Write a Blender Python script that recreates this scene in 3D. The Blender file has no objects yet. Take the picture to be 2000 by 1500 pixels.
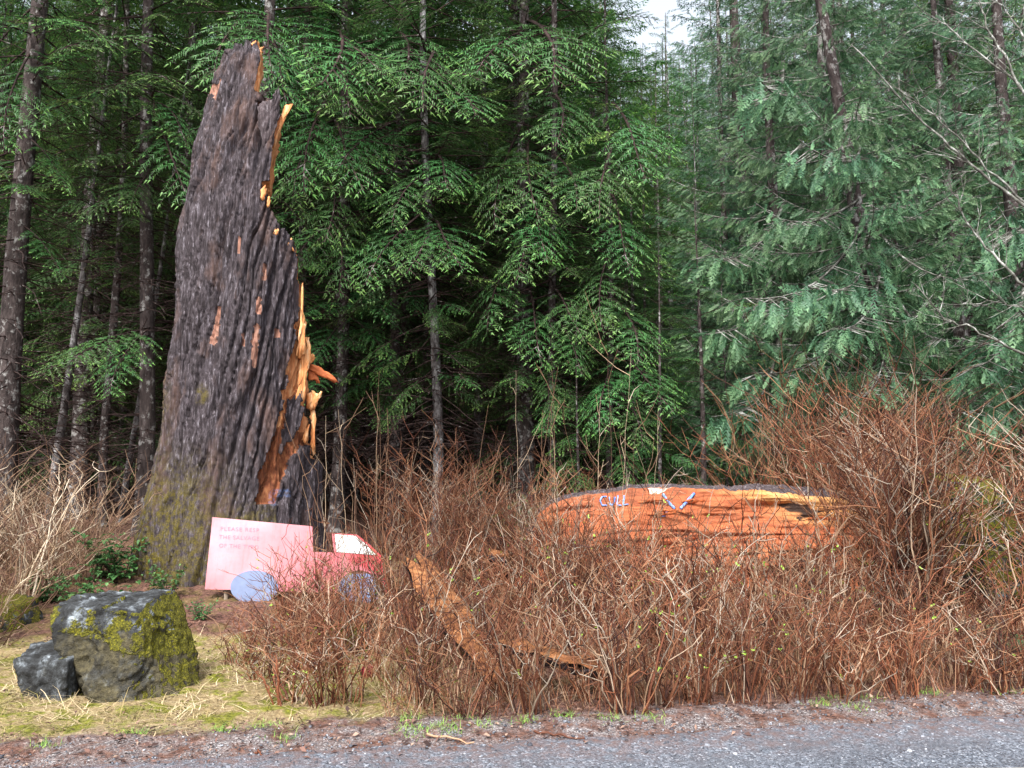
import bpy, math, random
import numpy as np
from mathutils import Vector, Matrix, Quaternion

R = math.radians
SC = bpy.context.scene
COL = SC.collection

# ------------------------------------------------------------------ camera
FPX, CXP, CYP = 1556.0, 1000.0, 750.0            # focal length in pixels of the 2000 x 1500 photograph
TILT = math.atan(158 / FPX)
CAM = np.array([0.0, 0.0, 1.65])
cam_d = bpy.data.cameras.new('camera')
cam_d.sensor_width = 36.0
cam_d.lens = 36.0 * FPX / 2000.0
cam_d.clip_start, cam_d.clip_end = 0.05, 3000
cam = bpy.data.objects.new('camera', cam_d)
cam.location = CAM
cam.rotation_euler = (R(90) + TILT, 0, 0)
COL.objects.link(cam)
SC.camera = cam

# ------------------------------------------------------------------ sky and overcast sun
SUN_EL, SUN_AZ = 52.0, 198.0                     # behind the camera, a little to the left
world = bpy.data.worlds.new('World')
SC.world = world
world.use_nodes = True
wn, wl = world.node_tree.nodes, world.node_tree.links
wn.clear()
sky = wn.new('ShaderNodeTexSky')
sky.sky_type = 'NISHITA'
sky.sun_disc = False
sky.sun_elevation = R(SUN_EL)
sky.sun_rotation = R(SUN_AZ)
sky.air_density, sky.dust_density, sky.ozone_density = 1.0, 4.0, 1.0
hsv = wn.new('ShaderNodeHueSaturation')
hsv.inputs['Saturation'].default_value = 0.42
bg = wn.new('ShaderNodeBackground')
bg.inputs['Strength'].default_value = 0.08
wo = wn.new('ShaderNodeOutputWorld')
wl.new(sky.outputs['Color'], hsv.inputs['Color'])
cloud = wn.new('ShaderNodeMix')
cloud.data_type = 'RGBA'
cloud.blend_type = 'ADD'
cloud.inputs[0].default_value = 1.0
cloud.inputs[7].default_value = (1.15, 1.25, 1.32, 1)      # even overcast layer
wl.new(hsv.outputs['Color'], cloud.inputs[6])
wl.new(cloud.outputs[2], bg.inputs['Color'])
wl.new(bg.outputs['Background'], wo.inputs['Surface'])

sun_d = bpy.data.lights.new('sun', 'SUN')
sun_d.energy = 1.5
sun_d.angle = R(11)
sun_d.color = (1.0, 0.97, 0.93)
sun = bpy.data.objects.new('sun', sun_d)
sv = Vector((math.sin(R(SUN_AZ)) * math.cos(R(SUN_EL)), math.cos(R(SUN_AZ)) * math.cos(R(SUN_EL)), math.sin(R(SUN_EL))))
sun.rotation_euler = sv.to_track_quat('Z', 'Y').to_euler()
COL.objects.link(sun)

SC.view_settings.view_transform = 'Standard'
SC.view_settings.look = 'None'
SC.view_settings.gamma = 1.0
SC.view_settings.exposure = 1.95
SC.cycles.max_bounces = 3
SC.cycles.diffuse_bounces = 2
SC.cycles.glossy_bounces = 1
SC.cycles.transmission_bounces = 2
SC.cycles.transparent_max_bounces = 8

# ------------------------------------------------------------------ helpers: projection and noise
_F = np.array([0, math.cos(TILT), math.sin(TILT)])
_U = np.array([0, -math.sin(TILT), math.cos(TILT)])
_Rt = np.array([1.0, 0, 0])


def ray(px, py):
    return _F + _Rt * ((px - CXP) / FPX) + _U * ((CYP - py) / FPX)


def at(px, py, Y):
    d = ray(px, py)
    return CAM + d * (Y / d[1])


def on_plane(px, py, P0, n):
    d = ray(px, py)
    t = np.dot(np.asarray(P0) - CAM, n) / np.dot(d, n)
    return CAM + d * t


def project(P):
    q = np.asarray(P) - CAM
    z = q @ _F
    return CXP + FPX * (q @ _Rt) / z, CYP - FPX * (q @ _U) / z


_prng = np.random.RandomState(7)
_perm = np.concatenate([_prng.permutation(256)] * 3)
_grad = _prng.normal(size=(256, 3))
_grad /= np.linalg.norm(_grad, axis=1)[:, None]


def perlin(x, y, z=0.0):
    x, y, z = np.broadcast_arrays(np.asarray(x, float), np.asarray(y, float), np.asarray(z, float))
    xi, yi, zi = (np.floor(v).astype(int) for v in (x, y, z))
    xf, yf, zf = x - xi, y - yi, z - zi
    u, v, w = (t * t * t * (t * (t * 6 - 15) + 10) for t in (xf, yf, zf))
    xi, yi, zi = xi & 255, yi & 255, zi & 255

    def g(dx, dy, dz):
        h = _perm[_perm[_perm[xi + dx] + yi + dy] + zi + dz]
        gr = _grad[h]
        return gr[..., 0] * (xf - dx) + gr[..., 1] * (yf - dy) + gr[..., 2] * (zf - dz)
    l = lambda a, b, t: a + t * (b - a)
    return 1.6 * l(l(l(g(0, 0, 0), g(1, 0, 0), u), l(g(0, 1, 0), g(1, 1, 0), u), v),
                   l(l(g(0, 0, 1), g(1, 0, 1), u), l(g(0, 1, 1), g(1, 1, 1), u), v), w)


def sstep(a, b, x):
    t = np.clip((np.asarray(x, float) - a) / (b - a), 0, 1)
    return t * t * (3 - 2 * t)


def in_poly(px, py, poly):
    inside = np.zeros(np.shape(px), bool)
    n = len(poly)
    for i in range(n):
        x0, y0 = poly[i]
        x1, y1 = poly[(i + 1) % n]
        c = ((y0 > py) != (y1 > py)) & (px < (x1 - x0) * (py - y0) / (y1 - y0 + 1e-9) + x0)
        inside ^= c
    return inside


def road_edge(x):
    x = np.asarray(x, float)
    return 4.98 + 0.155 * x + 0.07 * perlin(x * 1.3, 3.3) + 0.03 * perlin(x * 5, 8.1)


def ground_z(x, y):
    x, y = np.asarray(x, float), np.asarray(y, float)
    off = y - (4.98 + 0.155 * x)
    m = sstep(0.3, 2.2, off)
    left = 1 - 0.72 * sstep(-1.6, 0.4, x)
    z = 0.42 * sstep(7.6, 11.0, y) * left
    z = z + m * (0.05 * perlin(x * 0.7, y * 0.7, 1.5) + 0.02 * perlin(x * 2.3, y * 2.3, 4.5))
    z = z + 0.03 * np.exp(-((off - 0.28) / 0.2) ** 2) * (0.6 + perlin(x * 2, y * 2, 9.))
    z = z + 44 * sstep(30, 125, y) + 0.25 * sstep(12, 30, y) * perlin(x * .12, y * .12, 2.)
    return z


# ------------------------------------------------------------------ helpers: meshes and objects
def mesh(name, V, F, mats=(), attrs=None, smooth=False, mat_idx=None):
    """V (n,3); F: array (m,3) or (m,4) or a list of such arrays."""
    V = np.asarray(V, np.float32)
    Fs = [np.asarray(f, np.int32) for f in (F if isinstance(F, list) else [F])]
    Fs = [f for f in Fs if len(f)]
    me = bpy.data.meshes.new(name)
    me.vertices.add(len(V))
    me.vertices.foreach_set('co', V.ravel())
    tot = np.concatenate([np.full(len(f), f.shape[1], np.int32) for f in Fs])
    loops = np.concatenate([f.ravel() for f in Fs])
    me.loops.add(len(loops))
    me.loops.foreach_set('vertex_index', loops)
    me.polygons.add(len(tot))
    st = np.concatenate([[0], np.cumsum(tot)[:-1]]).astype(np.int32)
    me.polygons.foreach_set('loop_start', st)
    if smooth:
        me.polygons.foreach_set('use_smooth', np.ones(len(tot), bool))
    if mat_idx is not None:
        me.polygons.foreach_set('material_index', np.asarray(mat_idx, np.int32))
    me.update(calc_edges=True)
    me.validate()
    for k, a in (attrs or {}).items():
        t = me.attributes.new(k, 'FLOAT', 'POINT')
        t.data.foreach_set('value', np.asarray(a, np.float32))
    for m in (mats if isinstance(mats, (list, tuple)) else [mats]):
        me.materials.append(m)
    return me


def link(name, data, parent=None, loc=None, label=None, cat=None, group=None, kind=None):
    o = bpy.data.objects.new(name, data)
    COL.objects.link(o)
    if parent is not None:
        o.parent = parent
    if loc is not None:
        o.location = loc
    return tag(o, label, cat, group, kind)


def tag(o, label=None, cat=None, group=None, kind=None):
    for k, v in (('label', label), ('category', cat), ('group', group), ('kind', kind)):
        if v:
            o[k] = v
    return o


class Acc:
    """Collects triangles and quads with one float per vertex."""

    def __init__(s):
        s.V, s.T, s.Q, s.A, s.n = [], [], [], [], 0

    def add(s, V, T=None, Q=None, a=0.0):
        V = np.asarray(V, float).reshape(-1, 3)
        if T is not None:
            s.T.append(np.asarray(T, int) + s.n)
        if Q is not None:
            s.Q.append(np.asarray(Q, int) + s.n)
        s.V.append(V)
        s.A.append(np.broadcast_to(np.asarray(a, float), (len(V),)))
        s.n += len(V)

    def arrays(s):
        V = np.concatenate(s.V)
        T = np.concatenate(s.T) if s.T else np.zeros((0, 3), int)
        Q = np.concatenate(s.Q) if s.Q else np.zeros((0, 4), int)
        return V, T, Q, np.concatenate(s.A)

    def mesh(s, name, mats, attr='tint', smooth=False):
        V, T, Q, A = s.arrays()
        return mesh(name, V, [T, Q], mats, {attr: A}, smooth)


_tube_idx = {}


def tube(acc, P, rad, sides=3, a=0.0, cap=False):
    P = np.asarray(P, float)
    n = len(P)
    rad = np.broadcast_to(np.asarray(rad, float), (n,))
    d = np.gradient(P, axis=0)
    d /= np.linalg.norm(d, axis=1)[:, None] + 1e-9
    ref = np.array([0.31, 0.9, 0.2]) if abs(d[:, 2]).mean() > 0.6 else np.array([0.1, 0.2, 0.97])
    u = np.cross(d, ref)
    u /= np.linalg.norm(u, axis=1)[:, None] + 1e-9
    v = np.cross(d, u)
    th = np.arange(sides) * 2 * math.pi / sides
    V = P[:, None, :] + rad[:, None, None] * (np.cos(th)[None, :, None] * u[:, None, :] + np.sin(th)[None, :, None] * v[:, None, :])
    key = (n, sides)
    if key not in _tube_idx:
        i = np.arange(n - 1)[:, None] * sides
        j = np.arange(sides)[None, :]
        k = (j + 1) % sides
        _tube_idx[key] = np.stack([i + j, i + k, i + sides + k, i + sides + j], -1).reshape(-1, 4)
    acc.add(V, Q=_tube_idx[key], a=a)
    if cap:
        acc.add(np.vstack([V[-1], P[-1]]), T=[(q, (q + 1) % sides, sides) for q in range(sides)], a=a)


def grid_faces(n, m, wrap=False):
    i = np.arange(n - 1)[:, None] * m
    j = np.arange(m if wrap else m - 1)[None, :]
    k = (j + 1) % m
    return np.stack([i + j, i + k, i + m + k, i + m + j], -1).reshape(-1, 4)


# ------------------------------------------------------------------ materials
class N:
    def __init__(s, name):
        s.m = bpy.data.materials.new(name)
        s.m.use_nodes = True
        s.t = s.m.node_tree
        s.b = s.t.nodes['Principled BSDF']
        s.out = s.t.nodes['Material Output']

    def new(s, kind, **kw):
        n = s.t.nodes.new(kind)
        for k, v in kw.items():
            if k in n.inputs:
                n.inputs[k].default_value = v
            else:
                setattr(n, k, v)
        return n

    def link(s, a, b):
        s.t.links.new(a, b)

    def obj(s, scale=(1, 1, 1), rot=(0, 0, 0), src='Object'):
        c = s.new('ShaderNodeTexCoord')
        mp = s.new('ShaderNodeMapping')
        mp.inputs['Scale'].default_value = scale
        mp.inputs['Rotation'].default_value = rot
        s.link(c.outputs[src], mp.inputs['Vector'])
        return mp.outputs['Vector']

    def noise(s, vec, scale=5.0, detail=4.0, rough=0.6, dist=0.0):
        detail = min(detail, 4.0)
        n = s.new('ShaderNodeTexNoise')
        n.inputs['Scale'].default_value = scale
        n.inputs['Detail'].default_value = detail
        n.inputs['Roughness'].default_value = rough
        n.inputs['Distortion'].default_value = dist
        s.link(vec, n.inputs['Vector'])
        return n.outputs['Fac']

    def voro(s, vec, scale, feature='F1', out='Distance'):
        n = s.new('ShaderNodeTexVoronoi')
        n.feature = feature
        n.inputs['Scale'].default_value = scale
        s.link(vec, n.inputs['Vector'])
        return n.outputs[out]

    def ramp(s, fac, stops):
        r = s.new('ShaderNodeValToRGB')
        e = r.color_ramp.elements
        while len(e) < len(stops):
            e.new(0.5)
        for q, (p, c) in zip(e, stops):
            q.position = p
            q.color = (*c, 1) if len(c) == 3 else c
        s.link(fac, r.inputs['Fac'])
        return r.outputs['Color']

    def fac(s, fac, lo, hi):
        r = s.new('ShaderNodeMapRange')
        r.inputs['From Min'].default_value = lo
        r.inputs['From Max'].default_value = hi
        s.link(fac, r.inputs['Value'])
        return r.outputs['Result']

    def math(s, op, a, b=None):
        n = s.new('ShaderNodeMath')
        n.operation = op
        for i, v in enumerate((a, b)):
            if v is None:
                continue
            if isinstance(v, (int, float)):
                n.inputs[i].default_value = v
            else:
                s.link(v, n.inputs[i])
        return n.outputs[0]

    def mix(s, fac, a, b, mode='MIX'):
        n = s.new('ShaderNodeMix')
        n.data_type = 'RGBA'
        n.blend_type = mode
        for sock, v in ((n.inputs[0], fac), (n.inputs[6], a), (n.inputs[7], b)):
            if isinstance(v, (int, float)):
                sock.default_value = v
            elif isinstance(v, tuple):
                sock.default_value = (*v, 1)
            else:
                s.link(v, sock)
        return n.outputs[2]

    def attr(s, name):
        n = s.new('ShaderNodeAttribute')
        n.attribute_name = name
        return n.outputs['Fac']

    def rand(s):
        return s.new('ShaderNodeObjectInfo').outputs['Random']

    def done(s, col, rough=0.8, spec=0.3, bump=None, strength=0.5, dist=0.01):
        if isinstance(col, tuple):
            s.b.inputs['Base Color'].default_value = (*col, 1)
        else:
            s.link(col, s.b.inputs['Base Color'])
        if isinstance(rough, (int, float)):
            s.b.inputs['Roughness'].default_value = rough
        else:
            s.link(rough, s.b.inputs['Roughness'])
        s.b.inputs['Specular IOR Level'].default_value = spec
        if bump is not None:
            b = s.new('ShaderNodeBump')
            b.inputs['Strength'].default_value = strength
            b.inputs['Distance'].default_value = dist
            s.link(bump, b.inputs['Height'])
            s.link(b.outputs['Normal'], s.b.inputs['Normal'])
        return s.m


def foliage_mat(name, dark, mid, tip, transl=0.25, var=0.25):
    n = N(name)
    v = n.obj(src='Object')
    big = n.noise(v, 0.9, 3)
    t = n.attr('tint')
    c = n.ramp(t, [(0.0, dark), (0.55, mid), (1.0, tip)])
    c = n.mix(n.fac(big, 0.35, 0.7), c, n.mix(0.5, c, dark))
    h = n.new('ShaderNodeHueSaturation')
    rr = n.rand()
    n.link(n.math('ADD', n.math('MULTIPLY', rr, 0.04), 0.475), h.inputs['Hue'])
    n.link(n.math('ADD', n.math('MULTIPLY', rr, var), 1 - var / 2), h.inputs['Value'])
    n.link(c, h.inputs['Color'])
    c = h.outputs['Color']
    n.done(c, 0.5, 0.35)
    tr = n.new('ShaderNodeBsdfTranslucent')
    n.link(c, tr.inputs['Color'])
    mx = n.new('ShaderNodeMixShader')
    mx.inputs[0].default_value = transl
    n.link(n.b.outputs[0], mx.inputs[1])
    n.link(tr.outputs[0], mx.inputs[2])
    n.link(mx.outputs[0], n.out.inputs['Surface'])
    return n.m


M = {}
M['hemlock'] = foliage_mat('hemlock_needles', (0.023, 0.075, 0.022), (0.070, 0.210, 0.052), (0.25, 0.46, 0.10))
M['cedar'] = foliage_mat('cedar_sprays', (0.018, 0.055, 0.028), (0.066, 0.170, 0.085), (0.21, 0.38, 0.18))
M['leaf'] = foliage_mat('salal_leaves', (0.02, 0.07, 0.02), (0.05, 0.15, 0.045), (0.13, 0.28, 0.09), 0.2)
M['fern'] = foliage_mat('fern_fronds', (0.03, 0.08, 0.03), (0.06, 0.15, 0.06), (0.14, 0.24, 0.10), 0.2)

n = N('young_bark')
v = n.obj((1, 1, 0.35))
c = n.ramp(n.noise(v, 14, 6, .65), [(0.3, (0.022, 0.017, 0.016)), (0.55, (0.065, 0.050, 0.048)), (0.75, (0.14, 0.115, 0.11))])
lich = n.noise(n.obj((1, 1, 0.8)), 9, 5, .7)
lich2 = n.fac(n.math('ADD', lich, n.math('MULTIPLY', n.rand(), 0.10)), 0.58, 0.68)
c = n.mix(lich2, c, (0.30, 0.29, 0.28))
M['bark'] = n.done(c, 0.9, 0.2, n.noise(v, 30, 6), 0.8, 0.03)

n = N('pale_bark')
v = n.obj((1, 1, 0.6))
c = n.ramp(n.noise(v, 7, 6, .7), [(0.40, (0.035, 0.028, 0.028)), (0.54, (0.13, 0.12, 0.12)), (0.68, (0.42, 0.42, 0.42))])
M['pale_bark'] = n.done(c, 0.85, 0.2, n.noise(v, 30, 6), 0.5, 0.02)

n = N('dead_twig')
v = n.obj()
c = n.ramp(n.noise(v, 6, 5, .7), [(0.42, (0.024, 0.015, 0.014)), (0.62, (0.065, 0.042, 0.038)), (0.70, (0.30, 0.29, 0.27))])
M['dead'] = n.done(c, 0.9, 0.15)

n = N('alder_limb')
c = n.ramp(n.noise(n.obj(), 9, 5, .7), [(0.38, (0.05, 0.045, 0.04)), (0.52, (0.14, 0.14, 0.12)), (0.66, (0.42, 0.42, 0.40))])
M['alder'] = n.done(c, 0.85, 0.2)

n = N('shrub_stem')
t = n.attr('tint')
c = n.ramp(t, [(0.0, (0.030, 0.012, 0.010)), (0.22, (0.115, 0.036, 0.019)), (0.45, (0.27, 0.095, 0.046)), (0.68, (0.31, 0.150, 0.076)), (0.86, (0.39, 0.26, 0.165)), (1.0, (0.52, 0.43, 0.34))])
h = n.new('ShaderNodeHueSaturation')
n.link(n.math('ADD', n.math('MULTIPLY', n.rand(), 0.6), 0.5), h.inputs['Value'])
n.link(c, h.inputs['Color'])
M['stem'] = n.done(h.outputs['Color'], 0.65, 0.3)

n = N('pale_stem')
t = n.attr('tint')
c = n.ramp(t, [(0.0, (0.08, 0.040, 0.026)), (0.4, (0.22, 0.125, 0.075)), (0.75, (0.42, 0.30, 0.19)), (1.0, (0.60, 0.50, 0.38))])
M['pale_stem'] = n.done(c, 0.65, 0.3)

n = N('bud_green')
M['bud'] = n.done((0.26, 0.40, 0.06), 0.6, 0.3)

n = N('dry_grass')
t = n.attr('tint')
c = n.ramp(t, [(0.0, (0.15, 0.15, 0.035)), (0.25, (0.24, 0.18, 0.08)), (0.6, (0.44, 0.34, 0.19)), (1.0, (0.68, 0.57, 0.39))])
M['grass'] = n.done(c, 0.7, 0.25)

n = N('green_grass')
c = n.ramp(n.attr('tint'), [(0.0, (0.08, 0.20, 0.03)), (1.0, (0.28, 0.42, 0.09))])
M['green_grass'] = n.done(c, 0.7, 0.25)

# ------------------------------------------------------------------ ground and road
n = N('forest_soil')
v = n.obj()
nn = n.noise(v, 3.0, 8, .65)
c = n.ramp(n.noise(v, 22, 8, .7), [(0.30, (0.045, 0.024, 0.018)), (0.48, (0.13, 0.065, 0.048)), (0.62, (0.22, 0.115, 0.085)), (0.76, (0.36, 0.24, 0.17))])
straw = n.ramp(n.noise(n.obj((1, 1.8, 1)), 26, 6, .75), [(0.3, (0.13, 0.085, 0.04)), (0.5, (0.30, 0.22, 0.11)), (0.7, (0.52, 0.42, 0.25))])
mossc = n.ramp(n.noise(v, 40, 4), [(0.3, (0.085, 0.095, 0.012)), (0.7, (0.27, 0.27, 0.03))])
g_a = n.attr('straw')
c = n.mix(n.fac(n.math('ADD', g_a, n.math('MULTIPLY', nn, 0.5)), 0.55, 0.85), c, straw)
c = n.mix(n.math('MULTIPLY', n.attr('straw'), n.fac(n.noise(v, 4.5, 5), 0.48, 0.58)), c, mossc)
grit = n.ramp(n.voro(v, 110, out='Color'), [(0.2, (0.10, 0.085, 0.085)), (0.6, (0.22, 0.19, 0.19)), (0.9, (0.50, 0.48, 0.48))])
c = n.mix(n.math('MULTIPLY', n.attr('grit'), n.fac(n.noise(v, 6, 6), 0.38, 0.62)), c, grit)
bmp = n.math('ADD', n.noise(v, 40, 8, .75), n.math('MULTIPLY', n.noise(v, 8, 4), 1.5))
M['soil'] = n.done(c, 0.9, 0.25, bmp, 0.9, 0.035)

gx = np.concatenate([-np.geomspace(600, 13, 26), np.arange(-12.6, 12.61, 0.085), np.geomspace(13, 600, 26)])
gy = np.concatenate([-np.geomspace(500, 1, 16), np.arange(0, 3.6, 0.3), np.arange(3.6, 13, 0.075), np.geomspace(13.1, 900, 44)])
GX, GY = np.meshgrid(gx, gy)
GZ = ground_z(GX, GY)
near = sstep(0.1, 0.5, GY - road_edge(GX)) * (1 - sstep(13, 15, GY))
GZ = GZ + near * (0.025 * perlin(GX * 6, GY * 6, .3) + 0.015 * perlin(GX * 14, GY * 14, 3.3))
off = GY - road_edge(GX)
PXg, PYg = project(np.stack([GX, np.maximum(GY, 0.5), GZ], -1))
straw = sstep(0.35, 0.7, off + 0.15 * perlin(GX * 3, GY * 3)) * (1 - sstep(7.2, 8.2, GY + 0.5 * perlin(GX * 1.5, GY * 1.5))) * (1 - sstep(-0.9, -0.2, GX + 0.3 * perlin(GX * 2, GY * 2, 5)))
straw = np.maximum(straw, 0.25 * (1 - sstep(12, 14, GY)) * sstep(0.6, 1.0, off))
grit = (1 - sstep(0.25, 0.75, off))
V = np.stack([GX, GY, GZ], -1).reshape(-1, 3)
link('ground', mesh('ground', V, grid_faces(len(gy), len(gx)), M['soil'], {'straw': straw.ravel(), 'grit': grit.ravel()}, True), kind='structure')

n = N('gravel_road')
v = n.obj()
st = n.voro(v, 85, out='Color')
sd = n.voro(v, 85)
c = n.ramp(st, [(0.05, (0.030, 0.035, 0.044)), (0.45, (0.115, 0.132, 0.162)), (0.8, (0.235, 0.262, 0.31)), (0.97, (0.55, 0.58, 0.63))])
c = n.mix(n.fac(n.noise(v, 2.2, 6, .6), 0.42, 0.72), c, (0.085, 0.092, 0.110))
edge = n.attr('edge')
c = n.mix(n.math('MULTIPLY', edge, n.fac(n.noise(v, 12, 6), 0.35, 0.65)), c, (0.15, 0.095, 0.085))
wet = n.fac(n.math('ADD', n.attr('wet'), n.math('MULTIPLY', n.noise(v, 5, 6), 0.5)), 0.5, 0.9)
ro = n.math('SUBTRACT', 0.60, n.math('MULTIPLY', wet, 0.42))
M['road'] = n.done(c, ro, 0.45, n.math('ADD', n.math('MULTIPLY', sd, -1.0), n.noise(v, 160, 3)), 0.7, 0.012)

rx = np.concatenate([-np.geomspace(300, 8.3, 18), np.arange(-8, 8.01, 0.06), np.geomspace(8.3, 300, 18)])
rt = np.concatenate([np.linspace(0, 0.85, 12), np.linspace(0.87, 1, 12)])
RX, RT = np.meshgrid(rx, rt)
RE = road_edge(RX) + 0.05 * perlin(RX * 9, 2.2)
RY = (-2.2 + 0.155 * RX) * (1 - RT) + RE * RT
RZ = 0.012 - 0.012 * sstep(0.985, 1.0, RT) + 0.006 * perlin(RX * 1.5, RY * 1.5)
wetp = np.exp(-(((RX - 2.65) / 1.2) ** 2 + ((RY - 4.5) / 0.4) ** 2))
V = np.stack([RX, RY, RZ], -1).reshape(-1, 3)
link('road', mesh('road', V, grid_faces(len(rt), len(rx)), M['road'], {'edge': sstep(0.9, 1, RT).ravel(), 'wet': wetp.ravel()}, True), kind='structure')

n = N('puddle_water')
n.b.inputs['IOR'].default_value = 1.33
v = n.obj()
c = n.ramp(n.noise(v, 6, 5), [(0.3, (0.20, 0.19, 0.18)), (0.7, (0.34, 0.33, 0.31))])
M['puddle'] = n.done(c, 0.12, 0.6, n.noise(v, 25, 3), 0.15, 0.004)
pc = at(1985, 1490, 4.40)
th = np.linspace(0, 2 * math.pi, 60, endpoint=False)
rr = 1 + 0.25 * perlin(np.cos(th) * 1.7, np.sin(th) * 1.7, 5.) + 0.1 * perlin(np.cos(th) * 5, np.sin(th) * 5, 2.)
PV = np.stack([pc[0] + 0.1 + 0.62 * rr * np.cos(th), 4.40 + 0.10 * rr * np.sin(th), np.full(60, 0.0215)], -1)
PV = np.vstack([PV, [pc[0] + 0.1, 4.40, 0.0215]])
link('puddle', mesh('puddle', PV, np.array([(i, (i + 1) % 60, 60) for i in range(60)]), M['puddle']), kind='structure')

# ------------------------------------------------------------------ foliage generators (arrays)


def leaflets(b, t, w, L, wd, tint):
    """triangles: base point b, unit direction t, unit side w, length L, half width wd."""
    n_ = len(b)
    V = np.empty((n_, 3, 3))
    V[:, 0] = b - w * wd[:, None]
    V[:, 1] = b + w * wd[:, None]
    V[:, 2] = b + t * L[:, None]
    A = np.repeat(tint, 3).reshape(n_, 3).copy()
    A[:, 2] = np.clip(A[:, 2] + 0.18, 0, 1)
    return V.reshape(-1, 3), np.arange(n_ * 3).reshape(-1, 3), A.ravel()


def unit(v):
    return v / (np.linalg.norm(v, axis=-1, keepdims=True) + 1e-9)


def hemlock_bough(seed, step=0.052, leaf=0.050, lstep=0.0175, coarse=False):
    """a flat drooping spray, 2 m long, along +X"""
    rng = np.random.RandomState(seed)
    L = 2.0
    ph = rng.uniform(0, 6)
    droop = rng.uniform(0.14, 0.26)

    def ax(t):
        t = np.asarray(t, float)
        return np.stack([L * t * (1 - 0.06 * t), 0.10 * np.sin(2.6 * t + ph) * t, L * (0.10 * t - droop * t * t)], -1)
    acc_b, acc_t, acc_w, acc_l, acc_wd, acc_a = [], [], [], [], [], []
    wood = Acc()
    tt = np.linspace(0, 1, 9)
    tube(wood, ax(tt), 0.014 * (1 - tt) + 0.003, 3)
    ts = np.arange(0.10, 1.0, step / L)
    for i, t in enumerate(ts):
        side = 1 if i % 2 else -1
        p0 = ax(t)
        d0 = unit(ax(min(t + .02, 1.02)) - p0)
        prof = min(1, (t / 0.3) ** 0.8) * (1 - t) ** 0.75 + 0.05
        ln = 0.62 * prof * rng.uniform(0.6, 1.15)
        if t < 0.42 and rng.rand() < 0.9 - 1.6 * max(0, t - 0.12):
            continue
        ang = R(rng.uniform(40, 62))
        dirv = unit(d0 * math.cos(ang) + np.array([0, side * math.sin(ang), 0]) + np.array([0, 0, rng.normal(0.0, 0.10)]))
        m = max(3, int(ln / lstep))
        s = np.linspace(0.04, 1, m)
        dz = -0.30 * ln * s ** 2 + rng.normal(0, 0.01)
        P = p0 + dirv * (ln * s)[:, None]
        P[:, 2] += dz
        fw = np.array([1.0, 0, 0])
        P += fw * (0.10 * ln * s ** 2)[:, None]
        if not coarse or i % 2:
            tube(wood, np.vstack([p0, P[m // 2], P[-1]]), [0.005, 0.003, 0.0015], 3)
        dv = unit(np.gradient(P, axis=0))
        for sd in (-1, 1):
            k = rng.rand(m) > 0.08
            side_v = unit(np.cross(dv, np.array([0, 0, 1.0]))) * sd
            tl = unit(dv * 0.75 + side_v * 0.8 + rng.normal(0, 0.16, (m, 3)) + np.array([0, 0, -0.12]))
            ll = leaf * (1.15 - 0.55 * s) * rng.uniform(0.6, 1.45, m)
            acc_b.append(P[k]); acc_t.append(tl[k]); acc_l.append(ll[k])
            ww = unit(np.cross(tl, np.array([0, 0, 1.0]) + rng.normal(0, 0.35, (m, 3))))
            acc_w.append(ww[k])
            acc_wd.append((ll * rng.uniform(0.085, 0.13, m))[k])
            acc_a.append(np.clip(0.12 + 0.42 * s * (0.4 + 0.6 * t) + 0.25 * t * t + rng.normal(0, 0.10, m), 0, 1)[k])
        # the twig's own tip
        acc_b.append(P[-1:]); acc_t.append(dv[-1:]); acc_l.append(np.array([leaf])); acc_w.append(unit(np.cross(dv[-1:], [0, 0, 1.0]))); acc_wd.append(np.array([leaf * .16])); acc_a.append(np.array([0.75]))
    lv = leaflets(*(np.concatenate(x) for x in (acc_b, acc_t, acc_w, acc_l, acc_wd, acc_a)))
    wv = wood.arrays()
    return dict(lv=lv, wv=wv, L=L)


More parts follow.
